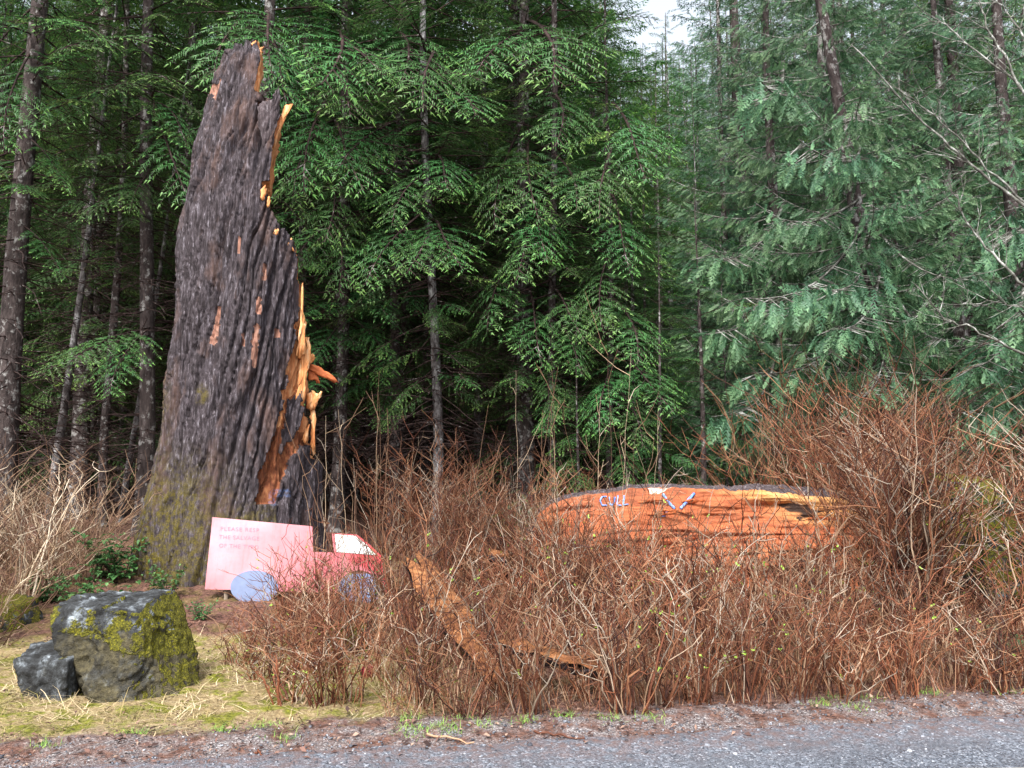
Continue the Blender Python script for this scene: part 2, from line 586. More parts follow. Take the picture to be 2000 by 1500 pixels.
def cedar_bough(seed):
    """a sweeping limb with flat fronds hanging like a curtain, 2 m long along +X"""
    rng = np.random.RandomState(seed)
    L = 2.0
    sag = rng.uniform(0.5, 0.7)

    def ax(t):
        t = np.asarray(t, float)
        return np.stack([L * t, 0.08 * np.sin(3 * t + seed) * t, L * (-sag * t + sag * 0.75 * t * t)], -1)
    wood = Acc()
    tt = np.linspace(0, 1, 10)
    tube(wood, ax(tt), 0.016 * (1 - tt) + 0.004, 3)
    B, T, W, LL, WD, A = [], [], [], [], [], []
    for i, t in enumerate(np.arange(0.10, 1.0, 0.0125)):
        side = rng.uniform(-1, 1)
        out = side * 0.34 * (1 - 0.6 * t) * min(1, t * 3)
        p0 = ax(t) + np.array([abs(out) * 0.5, out, -abs(out) * 0.35 + rng.normal(0, .02)])
        if abs(out) > 0.1:
            tube(wood, np.vstack([ax(t), p0]), [0.005, 0.003], 3)
        fl = rng.uniform(0.11, 0.33) * (1 - 0.35 * t)
        dv = unit(np.array([0.28 + 0.45 * t, side * 0.30, -0.95 + 0.30 * t]) + rng.normal(0, 0.32, 3))
        yaw = rng.uniform(0, math.pi)
        nrm = unit(np.array([math.cos(yaw), math.sin(yaw), 0.35]))
        sv_ = unit(np.cross(dv, nrm))
        m = 9
        s = np.linspace(0.05, 1, m)
        base_t = rng.uniform(0.15, 0.6)
        P = p0 + dv * (fl * s)[:, None] + np.array([0, 0, -0.1 * fl]) * (s ** 2)[:, None]
        prof = (0.35 + 1.1 * s) * (1.08 - s) ** 0.6
        for sd in (-1, 1):
            tl = unit(dv * 0.9 + sv_ * sd * 0.66 + rng.normal(0, 0.16, (m, 3)))
            ll = fl * 0.46 * prof * rng.uniform(0.75, 1.2, m)
            for fr, ang in ((0.0, 0.0), (0.35, 0.5), (0.4, -0.45)):
                tb = P + tl * (ll * fr)[:, None]
                td = unit(tl + dv * ang - sv_ * sd * ang * 0.4) if ang else tl
                l2 = ll * (1.0 if fr == 0 else 0.5)
                B.append(tb); T.append(td); LL.append(l2)
                W.append(unit(np.cross(td, nrm + rng.normal(0, .1, (m, 3)))))
                WD.append(np.full(m, 0.0056) * (1 if fr == 0 else 0.8))
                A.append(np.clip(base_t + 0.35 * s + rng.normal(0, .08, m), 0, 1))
        B.append(P[-1:]); T.append(dv[None]); LL.append(np.array([fl * .2])); W.append(sv_[None]); WD.append(np.array([0.012])); A.append(np.array([0.8]))
    return dict(lv=leaflets(*(np.concatenate(x) for x in (B, T, W, LL, WD, A))), wv=wood.arrays(), L=L)


HEM = [hemlock_bough(100 + i) for i in range(6)]
HEMC = [hemlock_bough(200 + i, step=0.12, leaf=0.19, lstep=0.075, coarse=True) for i in range(3)]
CED = [cedar_bough(300 + i) for i in range(5)]


def bough_mesh(b, name, leafmat, woodmat):
    V, T, A = b['lv']
    V2, T2, Q2, _ = b['wv']
    mi = np.concatenate([np.zeros(len(T)), np.ones(len(T2)), np.ones(len(Q2))]).astype(int)
    Vs = np.vstack([V, V2])
    F3 = np.vstack([T, T2 + len(V)]) if len(T2) else T
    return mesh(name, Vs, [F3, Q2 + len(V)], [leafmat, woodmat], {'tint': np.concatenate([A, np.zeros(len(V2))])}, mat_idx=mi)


def crown(name, seed, protos, coarse, zs, lens, pitches, leafmat, woodmat, hi=11.0, lean=None):
    rng = np.random.RandomState(seed)
    Vl, Al, Tn = [], [], 0
    Vw, Qw, nw = [], [], 0
    az = rng.uniform(0, 6.28)
    for z, ln, pt in zip(zs, lens, pitches):
        az += 2.399 + rng.normal(0, 0.35)
        b = protos[rng.randint(len(protos))] if z < hi else coarse[rng.randint(len(coarse))]
        sc = ln / b['L']
        m = Matrix.Rotation(az, 3, 'Z') @ Matrix.Rotation(-pt, 3, 'Y') @ Matrix.Rotation(rng.normal(0, 0.25), 3, 'X')
        mm = np.array(m) * sc
        V, T, A = b['lv']
        w = b['wv']
        Vl.append(V @ mm.T + [0, 0, z])
        Al.append(np.clip(A + rng.normal(0, 0.12), 0, 1))
        Vw.append(w[0] @ mm.T + [0, 0, z])
        Qw.append(w[2] + nw)
        nw += len(w[0])
    Vl, Al, Vw, Qw = np.concatenate(Vl), np.concatenate(Al), np.concatenate(Vw), np.concatenate(Qw)
    T = np.arange(len(Vl)).reshape(-1, 3)
    mi = np.concatenate([np.zeros(len(T)), np.ones(len(Qw))]).astype(int)
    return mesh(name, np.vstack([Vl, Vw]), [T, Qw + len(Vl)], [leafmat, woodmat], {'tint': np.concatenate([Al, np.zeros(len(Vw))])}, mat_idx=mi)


def hem_crown(seed, z0, H, lmax, dens=1.0, hi=11.0):
    rng = np.random.RandomState(seed)
    zs, z = [], z0
    while z < H - 0.3:
        zs.append(z)
        z += rng.uniform(0.06, 0.17) / dens * (1 if z < hi else 1.1)
    zs = np.array(zs)
    f = (zs - z0) / (H - z0)
    lens = lmax * (0.55 + 0.45 * np.minimum(1, f / 0.15)) * (1 - f) ** 0.6 * rng.uniform(0.6, 1.15, len(zs)) + 0.35
    pt = R(-22) + f * R(45) + rng.normal(0, R(9), len(zs))
    return crown('crown', seed, HEM, HEMC, zs, lens, pt, M['hemlock'], M['dead'], hi)


def ced_crown(seed, z0, H, lmax, hi=11.0):
    rng = np.random.RandomState(seed)
    zs, z = [], z0
    while z < H - 0.3:
        zs.append(z)
        z += rng.uniform(0.08, 0.19) * (1 if z < hi else 1.2)
    zs = np.array(zs)
    f = (zs - z0) / (H - z0)
    lens = lmax * (0.7 + 0.3 * np.minimum(1, f / 0.1)) * (1 - f) ** 0.75 * rng.uniform(0.65, 1.1, len(zs)) + 0.3
    pt = R(8) + f * R(25) + rng.normal(0, R(8), len(zs))
    return crown('crown', seed, CED, HEMC, zs, lens, pt, M['cedar'], M['alder'], hi)


def dead_twigs(seed, z0, z1, nb, lmax):
    rng = np.random.RandomState(seed)
    acc = Acc()
    for _ in range(nb):
        z = rng.uniform(z0, z1)
        az = rng.uniform(0, 6.28)
        L = lmax * rng.uniform(0.3, 1)
        k = 7
        s = np.linspace(0, 1, k)
        d = np.array([math.cos(az), math.sin(az), rng.uniform(-0.35, 0.2)])
        P = d * (L * s)[:, None] + [0, 0, z] + np.cumsum(rng.normal(0, 0.025, (k, 3)), axis=0)
        P[:, 2] -= 0.22 * L * s ** 2
        tube(acc, P, 0.011 * (1 - s) + 0.003, 3)
        for _ in range(rng.randint(2, 7)):
            i = rng.randint(1, k - 1)
            a2 = az + rng.choice([-1, 1]) * rng.uniform(0.5, 1.2)
            l2 = L * rng.uniform(0.15, 0.45)
            q = np.linspace(0, 1, 4)
            P2 = P[i] + np.array([math.cos(a2), math.sin(a2), rng.uniform(-0.4, 0.3)]) * (l2 * q)[:, None] + np.cumsum(rng.normal(0, 0.015, (4, 3)), axis=0) * q[:, None]
            tube(acc, P2, 0.005 * (1 - q) + 0.0018, 3)
    return acc.mesh('dead_twigs', M['dead'])


DEAD = [dead_twigs(11, 0.6, 7.5, 110, 1.8), dead_twigs(12, 0.8, 8.5, 130, 2.2), dead_twigs(13, 0.5, 6.0, 80, 1.5)]
CROWN = {
    'low': hem_crown(21, 1.3, 19, 2.6, 1.35),
    'mid': hem_crown(22, 2.7, 23, 2.5, 1.3),
    'high': hem_crown(23, 5.2, 24, 2.7, 1.0),
    'young': hem_crown(24, 0.5, 7.5, 1.5, 0.9),
    'cedar': ced_crown(31, 0.9, 17, 2.6, 13.5),
    'cedar2': ced_crown(32, 2.2, 20, 2.4, 13.0),
}
CROWN_H = {'low': 19, 'mid': 23, 'high': 24, 'young': 7.5, 'cedar': 17, 'cedar2': 20}

_trunks = {}


def trunk_mesh(r0, H, seed, mat, sides=10):
    key = (round(r0, 3), H, seed, mat.name)
    if key not in _trunks:
        rng = np.random.RandomState(seed)
        z = np.concatenate([[-0.5, 0.0, 0.15, 0.4], np.linspace(0.9, H, 26)])
        rad = r0 * (1 - 0.93 * np.clip(z, 0, H) / H) * (1 + 0.5 * np.exp(-np.clip(z, 0, 99) / 0.25))
        th = np.linspace(0, 2 * math.pi, sides, endpoint=False)
        wx, wy = 0.05 * np.sin(z * 0.5 + rng.uniform(0, 6)), 0.05 * np.sin(z * 0.43 + rng.uniform(0, 6))
        blend_amt = sstep(0, 2, z)
        rr = rad[:, None] * (1 + 0.10 * perlin(np.cos(th)[None] * 2 + seed, np.sin(th)[None] * 2, z[:, None] * .8))
        V = np.stack([wx[:, None] * blend_amt[:, None] + rr * np.cos(th), wy[:, None] * blend_amt[:, None] + rr * np.sin(th), np.broadcast_to(z[:, None], rr.shape)], -1)
        _trunks[key] = mesh('trunk', V.reshape(-1, 3), grid_faces(len(z), sides, True), mat, None, True)
    return _trunks[key]


def tree(name, base, kind, r0, label, cat='tree', group=None, lean=None, rz=0.0, scale=1.0, H=None, bark='bark', dead=None, seed=1):
    o = link(name, None, None, base, label, cat, group)
    o.empty_display_size = 0.3
    q = Quaternion((0, 0, 1), rz)
    if lean is not None:
        q = Vector((0, 0, 1)).rotation_difference(Vector(lean).normalized()) @ q
    o.rotation_mode = 'QUATERNION'
    o.rotation_quaternion = q
    o.scale = (scale,) * 3
    link('trunk', trunk_mesh(r0, H or CROWN_H[kind], seed, M[bark]), o)
    if kind:
        link('crown', CROWN[kind], o)
    if dead is not None:
        link('dead_twigs', DEAD[dead], o, kind='stuff')
    return o


def gpoint(px, Y):
    """ground point under pixel column px at depth Y"""
    x = (px - CXP) / FPX * Y
    x = at(px, 905, Y)[0]
    return np.array([x, Y, float(ground_z(x, Y))])


def lean_from(px0, py0, px1, py1, Y):
    a, b = at(px0, py0, Y), at(px1, py1, Y)
    return (b - a)


# ------------------------------------------------------------------ front trees, one by one
FT = {}
FT['a'] = tree('hemlock_tree', gpoint(8, 13.0), 'high', 0.20, 'slender hemlock with lichen spotted trunk at the left edge of the forest', lean=lean_from(20, 780, 70, 80, 13), rz=0.4, dead=1, seed=2)
FT['b'] = tree('hemlock_tree', gpoint(285, 14.2), 'high', 0.15, 'straight dark hemlock trunk just left of the broken stump', lean=lean_from(290, 900, 302, 100, 14.2), rz=2.1, dead=0, seed=3)
FT['c'] = tree('alder_tree', gpoint(100, 15.2), None, 0.085, 'thin leaning alder with white lichen patches among the left trunks', lean=lean_from(120, 850, 190, 330, 15.2), H=14, bark='pale_bark', dead=2, seed=4)
FT['d'] = tree('hemlock_tree', gpoint(205, 15.8), 'high', 0.09, 'thin near-black hemlock trunk between the lichen spotted left trunks', rz=4.0, dead=2, seed=5)
FT['e'] = tree('alder_tree', gpoint(240, 16.6), None, 0.07, 'very thin mottled alder leaning behind the straight dark trunk', lean=lean_from(235, 800, 285, 480, 16.6), H=13, bark='pale_bark', seed=6)
FT['f'] = tree('hemlock_tree', gpoint(856, 14.0), 'mid', 0.095, 'slim hemlock with pale grey trunk and a low green bough', lean=lean_from(855, 830, 845, 400, 14), rz=0.9, bark='pale_bark', dead=1, seed=7)
FT['g'] = tree('hemlock_tree', gpoint(1030, 15.0), 'low', 0.20, 'thick hemlock trunk at the middle of the forest edge', lean=lean_from(1033, 800, 1026, 100, 15.0), rz=1.5, dead=0, seed=8)
FT['h'] = tree('hemlock_tree', gpoint(1083, 14.3), 'mid', 0.085, 'thin hemlock close beside the thick middle trunk', rz=3.0, dead=2, seed=9)
FT['i'] = tree('hemlock_tree', gpoint(660, 15.0), 'mid', 0.13, 'hemlock behind the stump with long boughs reaching past its torn side', rz=5.1, dead=1, seed=10)
FT['j'] = tree('hemlock_tree', gpoint(1195, 14.0), 'low', 0.12, 'feathery hemlock with boughs hanging to the brush beside the cedar', rz=2.2, dead=0, seed=11, scale=0.62)
FT['k'] = tree('hemlock_tree', gpoint(500, 14.4), 'high', 0.16, 'hemlock hidden behind the broken stump', rz=0.2, dead=0, seed=12)
FT['l'] = tree('cedar_tree', gpoint(1772, 13.2), 'cedar', 0.18, 'blue-green cedar with reddish leaning trunk and hanging fronds', lean=lean_from(1765, 740, 1668, 170, 13.2), rz=1.0, seed=13)
FT['m'] = tree('cedar_tree', gpoint(1530, 15.5), 'cedar', 0.15, 'cedar with curtain of fronds left of the reddish cedar trunk', rz=2.6, seed=14)
FT['n'] = tree('cedar_tree', gpoint(2010, 14.2), 'cedar2', 0.16, 'cedar at the right edge with bright frond tips', rz=4.4, seed=15)
FT['o'] = tree('alder_tree', gpoint(1905, 17.5), None, 0.13, 'white barked alder trunk rising behind the right cedars', lean=lean_from(1890, 380, 1858, 0, 17.5), H=17, bark='pale_bark', seed=16)
FT['p'] = tree('hemlock_tree', gpoint(1375, 16.5), 'mid', 0.09, 'narrow hemlock with pale trunk below the patch of sky', lean=lean_from(1380, 400, 1372, 150, 16.5), rz=0.8, bark='pale_bark', scale=0.46, seed=17)
FT['q'] = tree('hemlock_tree', gpoint(1290, 12.9), 'young', 0.06, 'young hemlock with yellow-green tips in front of the dark gap', rz=0.5, scale=0.72, seed=18)
FT['r'] = tree('hemlock_tree', gpoint(940, 17.2), 'mid', 0.14, 'hemlock with pale upper trunk between two darker front trees', rz=2.9, bark='pale_bark', dead=1, seed=19)
FT['s'] = tree('hemlock_tree', gpoint(770, 15.4), 'mid', 0.11, 'hemlock left of the slim pale grey trunk', rz=1.9, dead=2, seed=20)
FT['t'] = tree('cedar_tree', gpoint(1420, 14.4), 'cedar', 0.07, 'small cedar sapling at the dark gap between hemlocks and cedars', rz=1.2, scale=0.36, seed=21)

FT['u'] = tree('cedar_tree', gpoint(1640, 15.8), 'cedar2', 0.15, 'tall cedar just behind the reddish cedar trunk', rz=0.7, seed=22)
FT['v'] = tree('cedar_tree', gpoint(1880, 15.3), 'cedar', 0.14, 'cedar between the reddish trunk and the white alder trunk', rz=3.6, seed=23)
FT['w'] = tree('hemlock_tree', gpoint(1130, 13.0), 'young', 0.06, 'young hemlock low in front of the thick middle trunk', rz=2.5, scale=0.55, seed=24)
FT['x'] = tree('hemlock_tree', gpoint(1370, 13.4), 'young', 0.07, 'young hemlock below the cedar sapling at the dark gap', rz=1.4, scale=0.85, seed=25)
FT['y'] = tree('hemlock_tree', gpoint(1240, 15.4), 'low', 0.15, 'full hemlock behind the feathery one near the sky gap', rz=0.3, scale=0.46, seed=26)

# ------------------------------------------------------------------ the forest behind
rng = np.random.RandomState(5)
cnt = 0
for gyy in np.arange(17.5, 42, 2.4):
    for gxx in np.arange(-35, 36, 2.7):
        x, y = gxx + rng.uniform(-1, 1), gyy + rng.uniform(-0.9, 0.9)
        if abs(x) > 0.70 * y + 4.5:
            continue
        u = x / y
        gap = abs(u - 0.186) < 0.014 + 1.15 / y
        right = u > 0.24
        k = rng.choice(['cedar', 'cedar2', 'mid']) if right else rng.choice(['high', 'mid', 'high', 'mid', 'low'])
        sc_ = rng.uniform(0.85, 1.2)
        if gap:
            sc_ = min(sc_, (1.65 + 0.545 * y) / CROWN_H[k])
        rz, sd = rng.uniform(0, 6.28), rng.randint(3)
        lb, nm = (('dim cedar deep in the forest behind the front row of cedars', 'cedar_tree') if k.startswith('ced')
                  else ('dim hemlock deep in the forest behind the front row of trunks', 'hemlock_tree'))
        tree(nm, (x, y, float(ground_z(x, y))), k, [0.12, 0.17, 0.22][sd], lb, group='cedars deep in the forest' if nm[0] == 'c' else 'hemlocks deep in the forest',
             rz=rz, scale=sc_, dead=(rng.randint(3) if y < 26 and not k.startswith('ced') else None), seed=40 + sd)
        cnt += 1
for gyy in np.arange(46, 110, 8.5):
    for gxx in np.arange(-90, 91, 5.5):
        x, y = gxx + rng.uniform(-2, 2), gyy + rng.uniform(-3, 3)
        if abs(x) > 0.72 * y + 6:
            continue
        u = x / y
        k = rng.choice(['mid', 'low', 'high'])
        sc_ = rng.uniform(0.9, 1.3)
        z = float(ground_z(x, y))
        if abs(u - 0.185) < 0.07:
            sc_ = min(sc_, (1.65 + 0.54 * y - z) / CROWN_H[k])
        if sc_ < 0.25:
            continue
        tree('hemlock_tree', (x, y, z), k, 0.22, 'far conifer on the rising hillside behind the forest', group='conifers on the far hillside', rz=rng.uniform(0, 6.28), scale=sc_, seed=50)
        cnt += 1

# ------------------------------------------------------------------ boughs that stand out, each from its own tree
BM = [bough_mesh(b, 'bough', M['hemlock'], M['dead']) for b in HEM]
CM = [bough_mesh(b, 'bough', M['cedar'], M['alder']) for b in CED]


def bough(tr, start, tip, proto, roll=0.0, wide=1.0):
    """a bough object from start to tip (world points), child of its tree"""
    o = link('bough', proto, FT[tr])
    s, t = Vector(start), Vector(tip)
    x = t - s
    L = x.length
    x.normalize()
    up = Vector((0, 0, 1))
    y = up.cross(x).normalized()
    z = x.cross(y)
    m = Matrix((x, y, z)).transposed().to_4x4()
    m = Matrix.Translation(s) @ m @ Matrix.Rotation(roll, 4, 'X') @ Matrix.Diagonal((L / 1.9, L / 1.9 * wide, L / 1.9, 1))
    bpy.context.view_layer.update()
    o.matrix_parent_inverse = FT[tr].matrix_world.inverted()
    o.matrix_basis = m
    return o


BL = [  # tree, start px,py,Y -> tip px,py,Y, proto, width
    ('b', (292, 655, 14.1), (82, 715, 11.9), 0, 1.3), ('b', (292, 640, 14.1), (150, 690, 11.6), 3, 1.2), ('b', (292, 640, 14.1), (215, 735, 11.8), 1, 1.1),
    ('b', (296, 170, 14.1), (20, 210, 11.6), 2, 1.2), ('b', (296, 190, 14.1), (345, 110, 11.4), 1, 1.0), ('b', (300, 180, 14.1), (180, 150, 11.5), 4, 1.2),
    ('b', (296, 350, 14.1), (20, 345, 12.2), 5, 0.7), ('b', (300, 300, 14.1), (150, 300, 12.0), 0, 0.9), ('b', (300, 90, 14), (130, 60, 11), 3, 1.3),
    ('b', (300, 350, 14.1), (150, 410, 12.3), 4, 0.8), ('b', (300, 230, 14.1), (385, 350, 11.4), 2, 0.8), ('b', (300, 200, 14), (395, 250, 11.8), 1, 0.8),
    ('k', (470, 40, 14), (430, 130, 11.0), 0, 1.0), ('k', (520, 60, 14), (590, 190, 11.4), 3, 1.0), ('k', (520, 20, 14), (560, 100, 10.9), 2, 1.1),
    ('i', (640, 190, 15), (610, 310, 11.3), 1, 1.0), ('i', (650, 230, 15), (720, 330, 11.6), 0, 1.0), ('i', (640, 330, 15), (650, 440, 11.6), 4, 0.9),
    ('i', (660, 230, 15), (560, 330, 11.4), 2, 0.9), ('i', (660, 400, 15), (650, 545, 11.8), 5, 1.0), ('i', (660, 420, 15), (590, 500, 11.9), 3, 1.0),
    ('i', (660, 100, 15), (760, 80, 11.6), 2, 1.2), ('i', (660, 60, 15), (640, 110, 11.0), 5, 1.2), ('i', (660, 120, 15), (720, 200, 11.6), 3, 1.1),
    ('f', (848, 430, 14), (905, 480, 11.4), 2, 1.2), ('f', (848, 400, 14), (720, 520, 11.6), 1, 1.2), ('f', (848, 440, 14), (790, 500, 11.2), 5, 1.2),
    ('f', (850, 600, 14), (910, 590, 12.2), 0, 0.7), ('f', (850, 590, 14), (850, 625, 12.4), 3, 0.6), ('f', (852, 735, 14), (935, 740, 12.4), 4, 0.8), ('f', (852, 735, 14), (765, 770, 12.4), 1, 0.8),
    ('f', (846, 300, 14), (900, 350, 11.4), 3, 1.1), ('f', (846, 180, 14), (930, 190, 11.3), 5, 1.2), ('f', (846, 100, 14), (850, 180, 11.0), 0, 1.2), ('f', (846, 330, 14), (760, 400, 11.6), 2, 1.1),
    ('g', (1030, 420, 15), (1010, 520, 12.1), 4, 1.0), ('g', (1030, 380, 15), (1090, 480, 12.0), 0, 1.1), ('g', (1030, 250, 15), (1060, 380, 12.1), 2, 1.2), ('g', (1030, 230, 15), (960, 400, 12.2), 1, 1.1),
    ('g', (1030, 60, 15), (960, 110, 11.6), 3, 1.2), ('g', (1030, 40, 15), (1080, 110, 11.3), 5, 1.3), ('g', (1030, 480, 15), (930, 610, 12.4), 2, 1.0), ('g', (1030, 560, 15), (1080, 680, 12.3), 1, 1.1),
    ('h', (1080, 560, 14.3), (1150, 640, 12.0), 0, 1.1), ('h', (1080, 620, 14.3), (1160, 720, 12.0), 3, 1.0), ('h', (1080, 300, 14.3), (1130, 380, 11.8), 5, 1.2), ('h', (1080, 780, 14.3), (1060, 830, 12.4), 4, 0.9), ('h', (1080, 180, 14.3), (1100, 260, 11.7), 4, 1.2),
    ('j', (1195, 380, 14), (1250, 500, 11.8), 1, 1.2), ('j', (1195, 480, 14), (1170, 620, 11.8), 2, 1.2), ('j', (1195, 580, 14), (1260, 690, 11.6), 4, 1.2), ('j', (1195, 680, 14), (1330, 780, 11.6), 0, 1.2),
    ('j', (1195, 700, 14), (1180, 820, 11.6), 3, 1.1), ('j', (1195, 750, 14), (1260, 850, 11.7), 5, 1.1), ('j', (1195, 200, 14), (1290, 330, 11.6), 3, 1.2), ('j', (1195, 280, 14), (1190, 400, 11.4), 0, 1.2),
    ('a', (60, 60, 13), (200, 30, 10.8), 4, 1.2), ('a', (60, 100, 13), (10, 250, 11), 1, 1.0), ('s', (770, 240, 15.4), (690, 300, 12), 3, 1.1), ('s', (770, 60, 15.4), (800, 120, 11.8), 4, 1.2),
    ('h', (1083, 900, 14.3), (1140, 925, 12.2), 2, 0.9), ('j', (1195, 860, 14), (1230, 930, 12.0), 4, 0.9),
]
for i, (tr, a, b, p, wd) in enumerate(BL):
    bough(tr, at(*a), at(*b), BM[p], roll=((i * 37) % 11 - 5) * 0.05, wide=wd)
CL = [
    ('l', (1690, 380, 13.2), (1480, 330, 11.2), 0, 1.0), ('l', (1700, 420, 13.2), (1440, 500, 11.0), 1, 1.0), ('l', (1700, 470, 13.2), (1560, 480, 10.8), 2, 1.0),
    ('l', (1720, 560, 13.2), (1500, 640, 11.0), 3, 1.1), ('l', (1720, 520, 13.2), (1650, 560, 10.6), 4, 1.1), ('l', (1740, 600, 13.2), (1640, 700, 10.8), 0, 1.0), ('l', (1700, 400, 13.2), (1790, 300, 10.9), 1, 1.0),
    ('l', (1700, 430, 13.2), (1900, 480, 10.9), 2, 1.0), ('l', (1680, 280, 13.2), (1560, 200, 10.8), 3, 1.1), ('l', (1670, 200, 13.2), (1700, 130, 10.7), 4, 1.1), ('l', (1740, 560, 13.2), (1850, 600, 11.0), 3, 1.0),
    ('m', (1530, 500, 15.5), (1400, 560, 12.2), 1, 1.1), ('m', (1530, 620, 15.5), (1420, 720, 12.2), 2, 1.1), ('m', (1530, 660, 15.5), (1500, 800, 12.2), 0, 1.1), ('m', (1530, 400, 15.5), (1420, 420, 12.4), 4, 1.1), ('m', (1530, 120, 15.5), (1480, 60, 12.0), 2, 1.2),
    ('n', (2010, 400, 14.2), (1900, 330, 11.2), 0, 1.0), ('n', (2010, 500, 14.2), (1930, 620, 11.4), 3, 1.0), ('n', (2010, 600, 14.2), (1850, 720, 11.6), 1, 1.0), ('n', (2010, 480, 14.2), (1980, 500, 10.6), 4, 1.0),
]
for i, (tr, a, b, p, wd) in enumerate(CL):
    bough(tr, at(*a), at(*b), CM[p], roll=((i * 37) % 11 - 5) * 0.05, wide=wd)

# ------------------------------------------------------------------ the broken stump
n = N('old_bark')
v = n.obj((1, 1, 0.14))
fine = n.noise(v, 34, 8, .75)
c = n.ramp(fine, [(0.36, (0.018, 0.013, 0.015)), (0.50, (0.048, 0.037, 0.042)), (0.60, (0.105, 0.088, 0.100)), (0.72, (0.30, 0.28, 0.315))])
c = n.mix(n.math('MULTIPLY', n.fac(n.noise(n.obj((1, 1, .5)), 2.4, 5), 0.52, 0.66), 0.45), c, (0.15, 0.085, 0.065))
moss = n.math('MULTIPLY', n.attr('moss'), n.fac(n.noise(n.obj(), 12, 6, .7), 0.40, 0.60))
mosscol = n.ramp(n.noise(n.obj(), 60, 3), [(0.3, (0.040, 0.030, 0.005)), (0.7, (0.17, 0.135, 0.016))])
c = n.mix(moss, c, mosscol)
wv = n.obj((1, 1, 0.12))
wood = n.ramp(n.noise(wv, 16, 6, .65), [(0.28, (0.26, 0.080, 0.030)), (0.45, (0.58, 0.22, 0.085)), (0.62, (0.74, 0.38, 0.18)), (0.8, (0.86, 0.61, 0.37))])
red = n.ramp(n.noise(n.obj((1, 1, .4)), 18, 6, .7), [(0.3, (0.07, 0.025, 0.014)), (0.5, (0.24, 0.075, 0.032)), (0.72, (0.44, 0.19, 0.08))])
w_a = n.attr('wood')
c = n.mix(n.fac(w_a, 0.3, 0.36), c, red)
c = n.mix(n.fac(w_a, 0.7, 0.85), c, wood)
scar = n.ramp(n.noise(wv, 30, 5), [(0.3, (0.22, 0.095, 0.065)), (0.7, (0.48, 0.26, 0.19))])
c = n.mix(n.fac(n.attr('scar'), 0.4, 0.6), c, scar)
c = n.mix(n.math('MULTIPLY', n.attr('paint'), n.fac(n.noise(n.obj(), 30, 4), .42, .6)), c, (0.12, 0.24, 0.55))
M['stump'] = n.done(c, 0.85, 0.3, n.math('ADD', n.noise(n.obj((1, 1, .25)), 45, 8, .75), n.math('MULTIPLY', n.noise(wv, 60, 4), 0.4)), 0.9, 0.03)

n = N('torn_wood')
wv = n.obj((1, 1, 1))
c = n.ramp(n.noise(n.obj((6, 6, 1.2)), 4, 6, .65), [(0.3, (0.50, 0.155, 0.05)), (0.5, (0.78, 0.34, 0.125)), (0.7, (0.88, 0.62, 0.36))])
M['splinter'] = n.done(c, 0.7, 0.3, n.noise(n.obj((12, 12, 1.5)), 8, 6), 0.7, 0.01)
n = N('red_torn_wood')
c = n.ramp(n.noise(n.obj((5, 5, 5)), 3, 6, .65), [(0.3, (0.36, 0.085, 0.03)), (0.7, (0.66, 0.20, 0.07))])
M['splinter_red'] = n.done(c, 0.7, 0.3, n.noise(n.obj((12, 12, 12)), 4, 6), 0.6, 0.01)
n = N('bark_shard')
c = n.ramp(n.noise(n.obj((1, 1, .3)), 30, 8, .7), [(0.3, (0.028, 0.022, 0.023)), (0.55, (0.09, 0.07, 0.075)), (0.78, (0.26, 0.235, 0.25))])
M['bark_shard'] = n.done(c, 0.9, 0.2, n.noise(n.obj((1, 1, .25)), 40, 8), 0.9, 0.03)

SY = 10.5
sb = at(450, 1080, SY)
view = np.array([sb[0], sb[1], 0]); view /= np.linalg.norm(view)
e_d = view
e_r = np.array([view[1], -view[0], 0.0])
SP0 = np.array([sb[0], sb[1], 0.0])


def stump_sz(px, py, dd=0.0):
    P = on_plane(px, py, SP0 - e_d * dd, e_d)
    return (P - SP0) @ e_r, P[2]


def curve(pts, dd=0.0):
    q = np.array([stump_sz(*p, dd) for p in pts])
    o = np.argsort(q[:, 1])
    return lambda z: np.interp(z, q[o, 1], q[o, 0])


XL = curve([(476, 76), (457, 82), (447, 100), (437, 127), (427, 150), (417, 183), (407, 217), (392, 263), (380, 310), (372, 367), (363, 410), (356, 467), (351, 533), (345, 600), (336, 690), (326, 760), (314, 850), (300, 925), (284, 985), (272, 1045), (262, 1120)])
XF = curve([(640, 76), (640, 300), (634, 500), (628, 650), (622, 800), (620, 900), (622, 980), (630, 1040), (645, 1120)])
XC = curve([(500, 76), (505, 90), (507, 110), (503, 150), (497, 185), (495, 206), (545, 213), (545, 235), (540, 250), (531, 283), (528, 333), (524, 364), (508, 368), (509, 386), (524, 391), (527, 420), (540, 450), (553, 460), (573, 484), (579, 530), (584, 590), (588, 640), (598, 690), (603, 720), (605, 760), (606, 800), (609, 860), (613, 888), (630, 905), (660, 920), (660, 1120)], 0.60)
ztop, zbot = stump_sz(490, 77, 0.40)[1], -0.15
nz, na, nc = 460, 340, 36
zz = np.linspace(zbot, ztop, nz)
jag = 0.016 * perlin(zz * 9, 1.2) + 0.010 * perlin(zz * 30, 5.2)
xl, xf = XL(zz), XF(zz)
xc = np.minimum(XC(zz) + jag * (XC(zz) < xf - .02), xf * 0.999 + xl * 0.001)
cc, rr = (xl + xf) / 2, (xf - xl) / 2
beta = np.arccos(np.clip((xc - cc) / rr, -1, 1))
bback = beta * 0.985
s_ = np.linspace(0, 1, na) ** 1.5
ang = -0.02 - (2 * math.pi - 0.04) * s_[None, :]                                    # from the right, over the front and the left, to the back
ang = np.maximum(np.minimum(ang, -beta[:, None]), -(2 * math.pi - bback)[:, None])   # cut back to the torn edge
S = cc[:, None] + rr[:, None] * np.cos(ang)
D = 0.95 * rr[:, None] * np.sin(ang)
Zg = np.broadcast_to(zz[:, None], S.shape)
